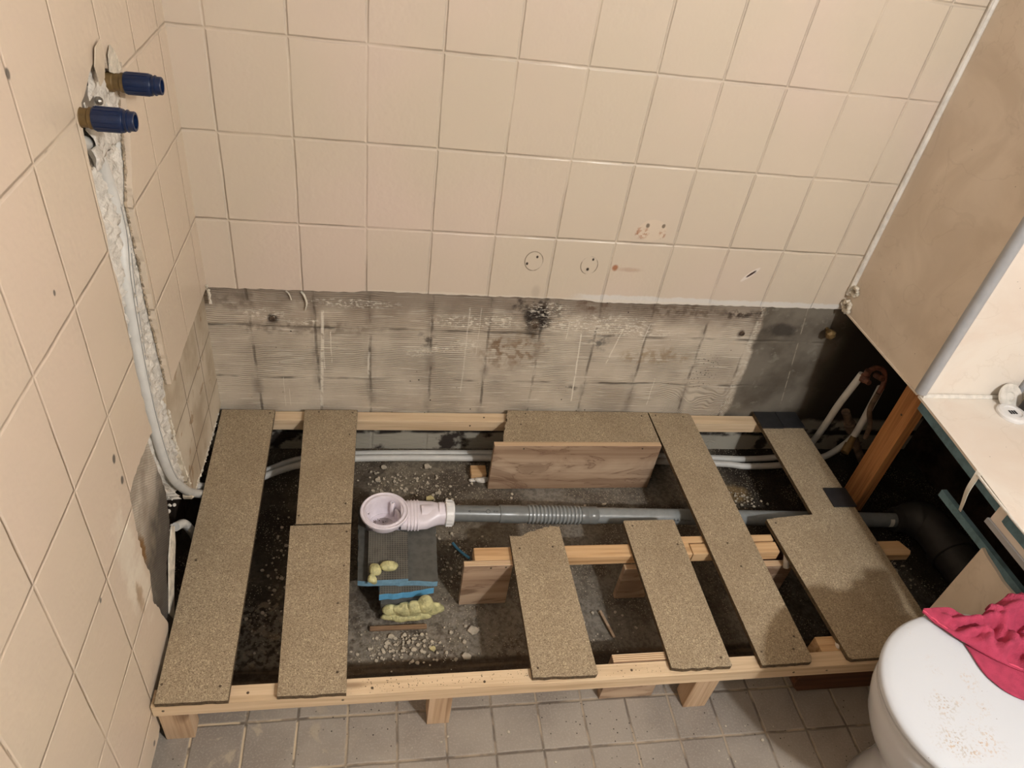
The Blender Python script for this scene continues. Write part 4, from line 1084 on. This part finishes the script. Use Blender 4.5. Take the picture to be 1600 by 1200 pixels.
for k in range(260):
    x = .36 + abs(rd.gauss(0, .5)); y = -.800 + rd.gauss(0, .008)
    if x > 1.1 or not (.36 < x < .71 or .86 < x < 1.0) or abs(y + .8) > .015: continue
    chip_mesh(bm, (x, y, ZB), .0004 + rd.random() * .0007, rd, .6)
tag(finish('sawdust', bm, 'chip_edge', (.6, -.8, ZB)), 'dark sawdust specks on top of the front rail', 'sawdust', kind='stuff')
bm = B(); obox(bm, (.958, -.60, .004), Vector((-.25, 1, 0)).normalized(), Vector((1, .25, 0)).normalized(), (0, 0, 1), .075, .006, .004)
tag(finish('wood_splinter', bm, 'ply', (.958, -.60, 0)), 'thin wood splinter on the screed between two narrow boards', 'splinter')
bm = B(); tube(bm, crom([(.600, -.345, .004), (.612, -.365, .004), (.625, -.38, .004), (.64, -.395, .004)], 4), .0035, 6)
tag(finish('plastic_shred', bm, 'xps2', (.61, -.36, 0)), 'small blue plastic shred under the drain pipe near the nut', 'shred')
bm = B()
for k in range(36):
    a = rd.random() * 6.28; rr = rd.random() ** .5 * .03
    lump(bm, (TC.x - .012 + math.cos(a) * rr * .6, TC.y + math.sin(a) * rr * .8, TC.z + .008), .0006 + rd.random() * .0009, k, 1, .3)
tag(finish('trap_dirt', bm, 'rust', tuple(TC)), 'dirt specks lying in the bottom of the shower trap', 'dirt', kind='stuff')

# loose skin of old silicone hanging on the bare back wall
for k, (pts, lab) in enumerate((([(.214, .010, .530), (.222, .004, .522), (.226, .006, .50), (.222, .008, .478)], 'longer peeling silicone curl hanging at the top of the bare back wall'), ([(.178, .010, .530), (.186, .006, .524), (.190, .008, .506)], 'shorter peeling silicone curl at the top of the bare back wall'))):
    bm = B(); tube(bm, crom(pts, 5), .0032 - k * .001, 8, flat=.5)
    tag(finish('silicone_curl', bm, 'plaster', pts[0], smooth=True), lab, 'silicone')
def wallplug(x, z, lab, mat='ink'):
    bm = B(); lathe(bm, (x, .0125, z), (0, -1, 0), [(0, .001), (.004, .001), (.0045, .004), (.0068, .004), (.0070, 0)], 16)
    tag(finish('wall_plug', bm, mat, (x, .012, z), smooth=True), lab, 'wall plug')
wallplug(.141, .446, 'dark wall plug left on the bare back wall', 'rust')
wallplug(1.403, .449, 'dark wall plug at the right end of the combed wall', 'rust')
wallplug(.808, .450, 'crumbled wall plug in the black stain of the bare wall', 'rust')

# ------------------------------------------------------------------ ledge things
org = (1.87, -.425, .553)
t = thing('plastic_rosette', org, 'flat white round plastic disc lying on the cream ledge', 'plastic disc')
bm = B(); lathe(bm, (1.868, -.440, .5535), (0, 0, 1), [(0, .008), (.020, .008), (.021, .011), (.030, .010), (.034, .006), (.034, 0), (0, 0)], 40); finish('disc', bm, 'trap_in', org, t, smooth=True, angle=.5)
for dx in (-.007, 0, .007):
    bm = B(); box(bm, 1.868 + dx - .0022, 1.868 + dx + .0022, -.446, -.434, .5605, .5625); finish('slot', bm, 'ink', org, t)
org = (1.885, -.385, .553)
t = thing('plastic_rosette', org, 'clear round plastic disc leaning in the corner behind the white disc', 'plastic disc')
bm = B(); lathe(bm, (1.886, -.395, .572), Vector((0, -.75, .65)), [(0, .002), (.010, .002), (.012, .005), (.022, .004), (.030, .006), (.032, .003), (.031, 0), (0, 0)], 36); finish('disc', bm, 'clear', org, t, smooth=True, angle=.4)
bm = B(); lathe(bm, (1.915, -.430, .5535), (0, 0, 1), [(0, .045), (.014, .045), (.018, .040), (.018, 0), (0, 0)], 24)  # dark grey plastic cap standing on the ledge
tag(finish('grey_cap', bm, 'blackpipe', (1.915, -.43, .5535), smooth=True), 'dark grey cap at the picture edge on the cream ledge', 'cap')
pts = crom([(1.641, -.628, .558), (1.634, -.634, .545), (1.630, -.640, .515), (1.636, -.645, .48), (1.650, -.640, .450)], 8)
bm = B(); rings = []
for i, p in enumerate(pts):
    q = i / (len(pts) - 1); w = .0072 * (1 - .5 * q)
    rings.append([bm.verts.new(p + Vector((0, -w, 0))), bm.verts.new(p + Vector((.0015, -w, -.0008))), bm.verts.new(p + Vector((.0015, w, -.0008))), bm.verts.new(p + Vector((0, w, 0)))])
for a, b in zip(rings, rings[1:]):
    for k in range(4): bm.faces.new((a[k], a[(k + 1) % 4], b[(k + 1) % 4], b[k]))
bm.faces.new(rings[0]); bm.faces.new(rings[-1])
tag(finish('sealing_strip', bm, 'sealstrip', tuple(pts[0]), smooth=True), 'loose white sealing strip dangling from the cream ledge edge', 'strip')
bm = B(); tube(bm, crom([(1.638, -.632, .5535), (1.634, -.69, .5535), (1.632, -.745, .5535), (1.631, -.80, .5535), (1.63, -1.3, .5535)], 4), .0028, 8); struct('trim_7', bm, 'caulk', smooth=True)

# ------------------------------------------------------------------ toilet
TYC = -1.043
def outline(tip, back, hw, n=72):
    """D-shaped outline, tip towards -x"""
    pts = []; L = back - tip
    for k in range(n):
        a = 2 * math.pi * k / n
        c, s = math.cos(a), math.sin(a)
        if c < 0: x = tip + .225 * (1 + c * 1.0) if False else tip + min(.22, L * .55) * (1 - abs(c) ** 1.0)
        else: x = tip + min(.22, L * .55) + (L - min(.22, L * .55)) * abs(c) ** .62
        taper = 1 - .10 * max(0, (x - tip - .24) / .2)
        y = hw * math.copysign(abs(s) ** (1.0 if c < 0 else .55), s) * taper
        pts.append((x, TYC + y))
    return pts
def loft(bm, secs, n=72, cap0=True, cap1=True):
    rings = []
    for tip, back, hw, z in secs:
        rings.append([bm.verts.new((x, y, z)) for x, y in outline(tip, back, hw, n)])
    for a, b in zip(rings, rings[1:]):
        for k in range(n): bm.faces.new((a[k], a[(k + 1) % n], b[(k + 1) % n], b[k]))
    if cap0: bm.faces.new(rings[0])
    if cap1: bm.faces.new(rings[-1])
org = (1.46, TYC, 0)
root = thing('toilet', org, 'white toilet with closed dusty lid standing at the right', 'toilet')
bm = B(); bk = 1.653
loft(bm, [(1.372, bk, .108, 0), (1.366, bk, .112, .012), (1.372, bk, .106, .05), (1.378, bk, .104, .11), (1.366, bk, .112, .17), (1.335, bk, .130, .23), (1.300, bk, .150, .28), (1.280, bk, .163, .32), (1.270, bk, .171, .355), (1.268, bk, .174, .378), (1.272, bk, .171, .384)])
finish('bowl', bm, 'porcelain', org, root, smooth=True, angle=.9)
bm = B(); loft(bm, [(1.276, 1.635, .166, .3835), (1.2665, 1.638, .1750, .3875), (1.2655, 1.638, .1760, .396), (1.274, 1.635, .169, .4005)])
finish('seat', bm, 'porcelain', org, root, smooth=True, angle=.9)
lo = (1.262, TYC, .403)
bm = B(); loft(bm, [(1.270, 1.640, .171, .4035), (1.2615, 1.642, .1795, .4055), (1.261, 1.642, .180, .412), (1.2630, 1.641, .1785, .4155), (1.268, 1.638, .175, .4186), (1.285, 1.630, .161, .4208), (1.33, 1.60, .12, .4216), (1.42, 1.54, .03, .4220)])
me_o = finish('lid', bm, 'lid', (1.262, TYC, .403), None, smooth=True, angle=.9)
me_o.parent = root; me_o.location = (1.262 - org[0], 0, .403)
for s in (-1, 1):
    bm = B(); lathe(bm, (1.632, TYC + s * .075, .387), (0, 0, 1), [(0, 0), (.014, 0), (.014, .028), (.011, .032), (0, .032)], 18); finish('hinge', bm, 'trap_in', org, root, smooth=True)

# ------------------------------------------------------------------ pink cloth
def sheet(name, fn, nu, nv, mat, root, org, th=.0028):
    bm = B(); g = [[bm.verts.new(fn(i / nu, j / nv)) for j in range(nv + 1)] for i in range(nu + 1)]
    for i in range(nu):
        for j in range(nv): bm.faces.new((g[i][j], g[i + 1][j], g[i + 1][j + 1], g[i][j + 1]))
    o = finish(name, bm, mat, org, root, smooth=True, angle=3)
    md = o.modifiers.new('s', 'SOLIDIFY'); md.thickness = th; md.offset = 1
    return o
org = (1.55, -.93, .4225)
root = thing('microfibre_cloth', org, 'crumpled pink microfibre cloth lying on the white toilet lid', 'cloth')
HEM = crom([(1.422, -.868, 0), (1.450, -.912, 0), (1.487, -.951, 0), (1.530, -.985, 0), (1.60, -1.02, 0)], 10)
BAK = crom([(1.430, -.860, 0), (1.480, -.866, 0), (1.520, -.890, 0), (1.555, -.874, 0), (1.632, -.86, 0)], 10)
def hat(P, u):
    t = u * (len(P) - 1); i = min(int(t), len(P) - 2); return P[i].lerp(P[i + 1], t - i)
def top(u, v):
    a, b = hat(HEM, u), hat(BAK, u); p = a.lerp(b, v)
    am = .002 + .026 * min(1, max(0, u - .08) * 1.9) * min(1, v * 2.6) ** .8
    w1 = 1 - abs(mn.noise(Vector((p.x * 17 + p.y * 16, p.y * 27 - p.x * 8, 3)))) * 3.6; w2 = 1 - abs(mn.noise(Vector((p.x * 50 - p.y * 30, p.y * 50, 8)))) * 2.2
    h = .4262 + am * max(0, .25 + .75 * w1 + .35 * w2)
    bulge = .030 * math.exp(-((p.x - 1.60) / .04) ** 2 - ((p.y + .885) / .03) ** 2)
    dip = .030 * math.exp(-((p.x - 1.600) / .018) ** 2 - ((p.y + .93) / .022) ** 2)
    return (p.x, p.y, max(.4255, h + bulge - dip))
sheet('upper_fold', top, 70, 40, 'cloth', root, org)
def lower(u, v):
    A = Vector((1.470, -.935, 0)); Bv = Vector((1.473, -1.002, 0)); Cv = Vector((1.515, -1.045, 0)); D = Vector((1.62, -1.075, 0))
    edge = hat(crom([A, Bv, Cv, D], 8), u); inner = Vector((1.50, -.94, 0)).lerp(Vector((1.63, -.99, 0)), u)
    p = edge.lerp(inner, v)
    return (p.x, p.y, .4238 + .0012 * (1 + mn.noise(Vector((p.x * 40, p.y * 40, 1)))))
sheet('lower_fold', lower, 40, 16, 'cloth', root, org, .0016)
bm = B(); tube(bm, [(p.x + .003, p.y + .003, .4300 + .0012 * math.sin(i * 1.7)) for i, p in enumerate(HEM[:-6])], .0016, 8)
finish('hem', bm, 'clothseam', org, root, smooth=True)

# groups for things that repeat
GN = {'chipboard_board': 'chipboard boards laid over the frame', 'plywood_upright': 'plywood pieces standing on edge', 'support_leg': 'legs under the rails', 'rail': 'pine rails of the frame',
      'slate_pad': 'black square pads on the chipboard', 'water_pipe': 'white water pipes', 'rubble_chip': 'loose rubble chips', 'capped_tap_connection': 'blue capped tap connections',
      'foam_slab': 'foam slabs stacked under the trap', 'foam_blob': 'yellow foam blobs', 'plaster_lip': 'ragged plaster edges', 'wall_plug': 'wall plugs left in the bare wall',
      'silicone_curl': 'peeling silicone curls', 'torn_flap': 'torn wall covering flaps', 'white_foam': 'white foam dabs', 'wood_block': 'small wood blocks', 'plastic_rosette': 'round plastic discs on the ledge'}
for o in bpy.data.objects:
    b = o.name.split('.')[0]
    if o.parent is None and b in GN and 'label' in o: o['group'] = GN[b]
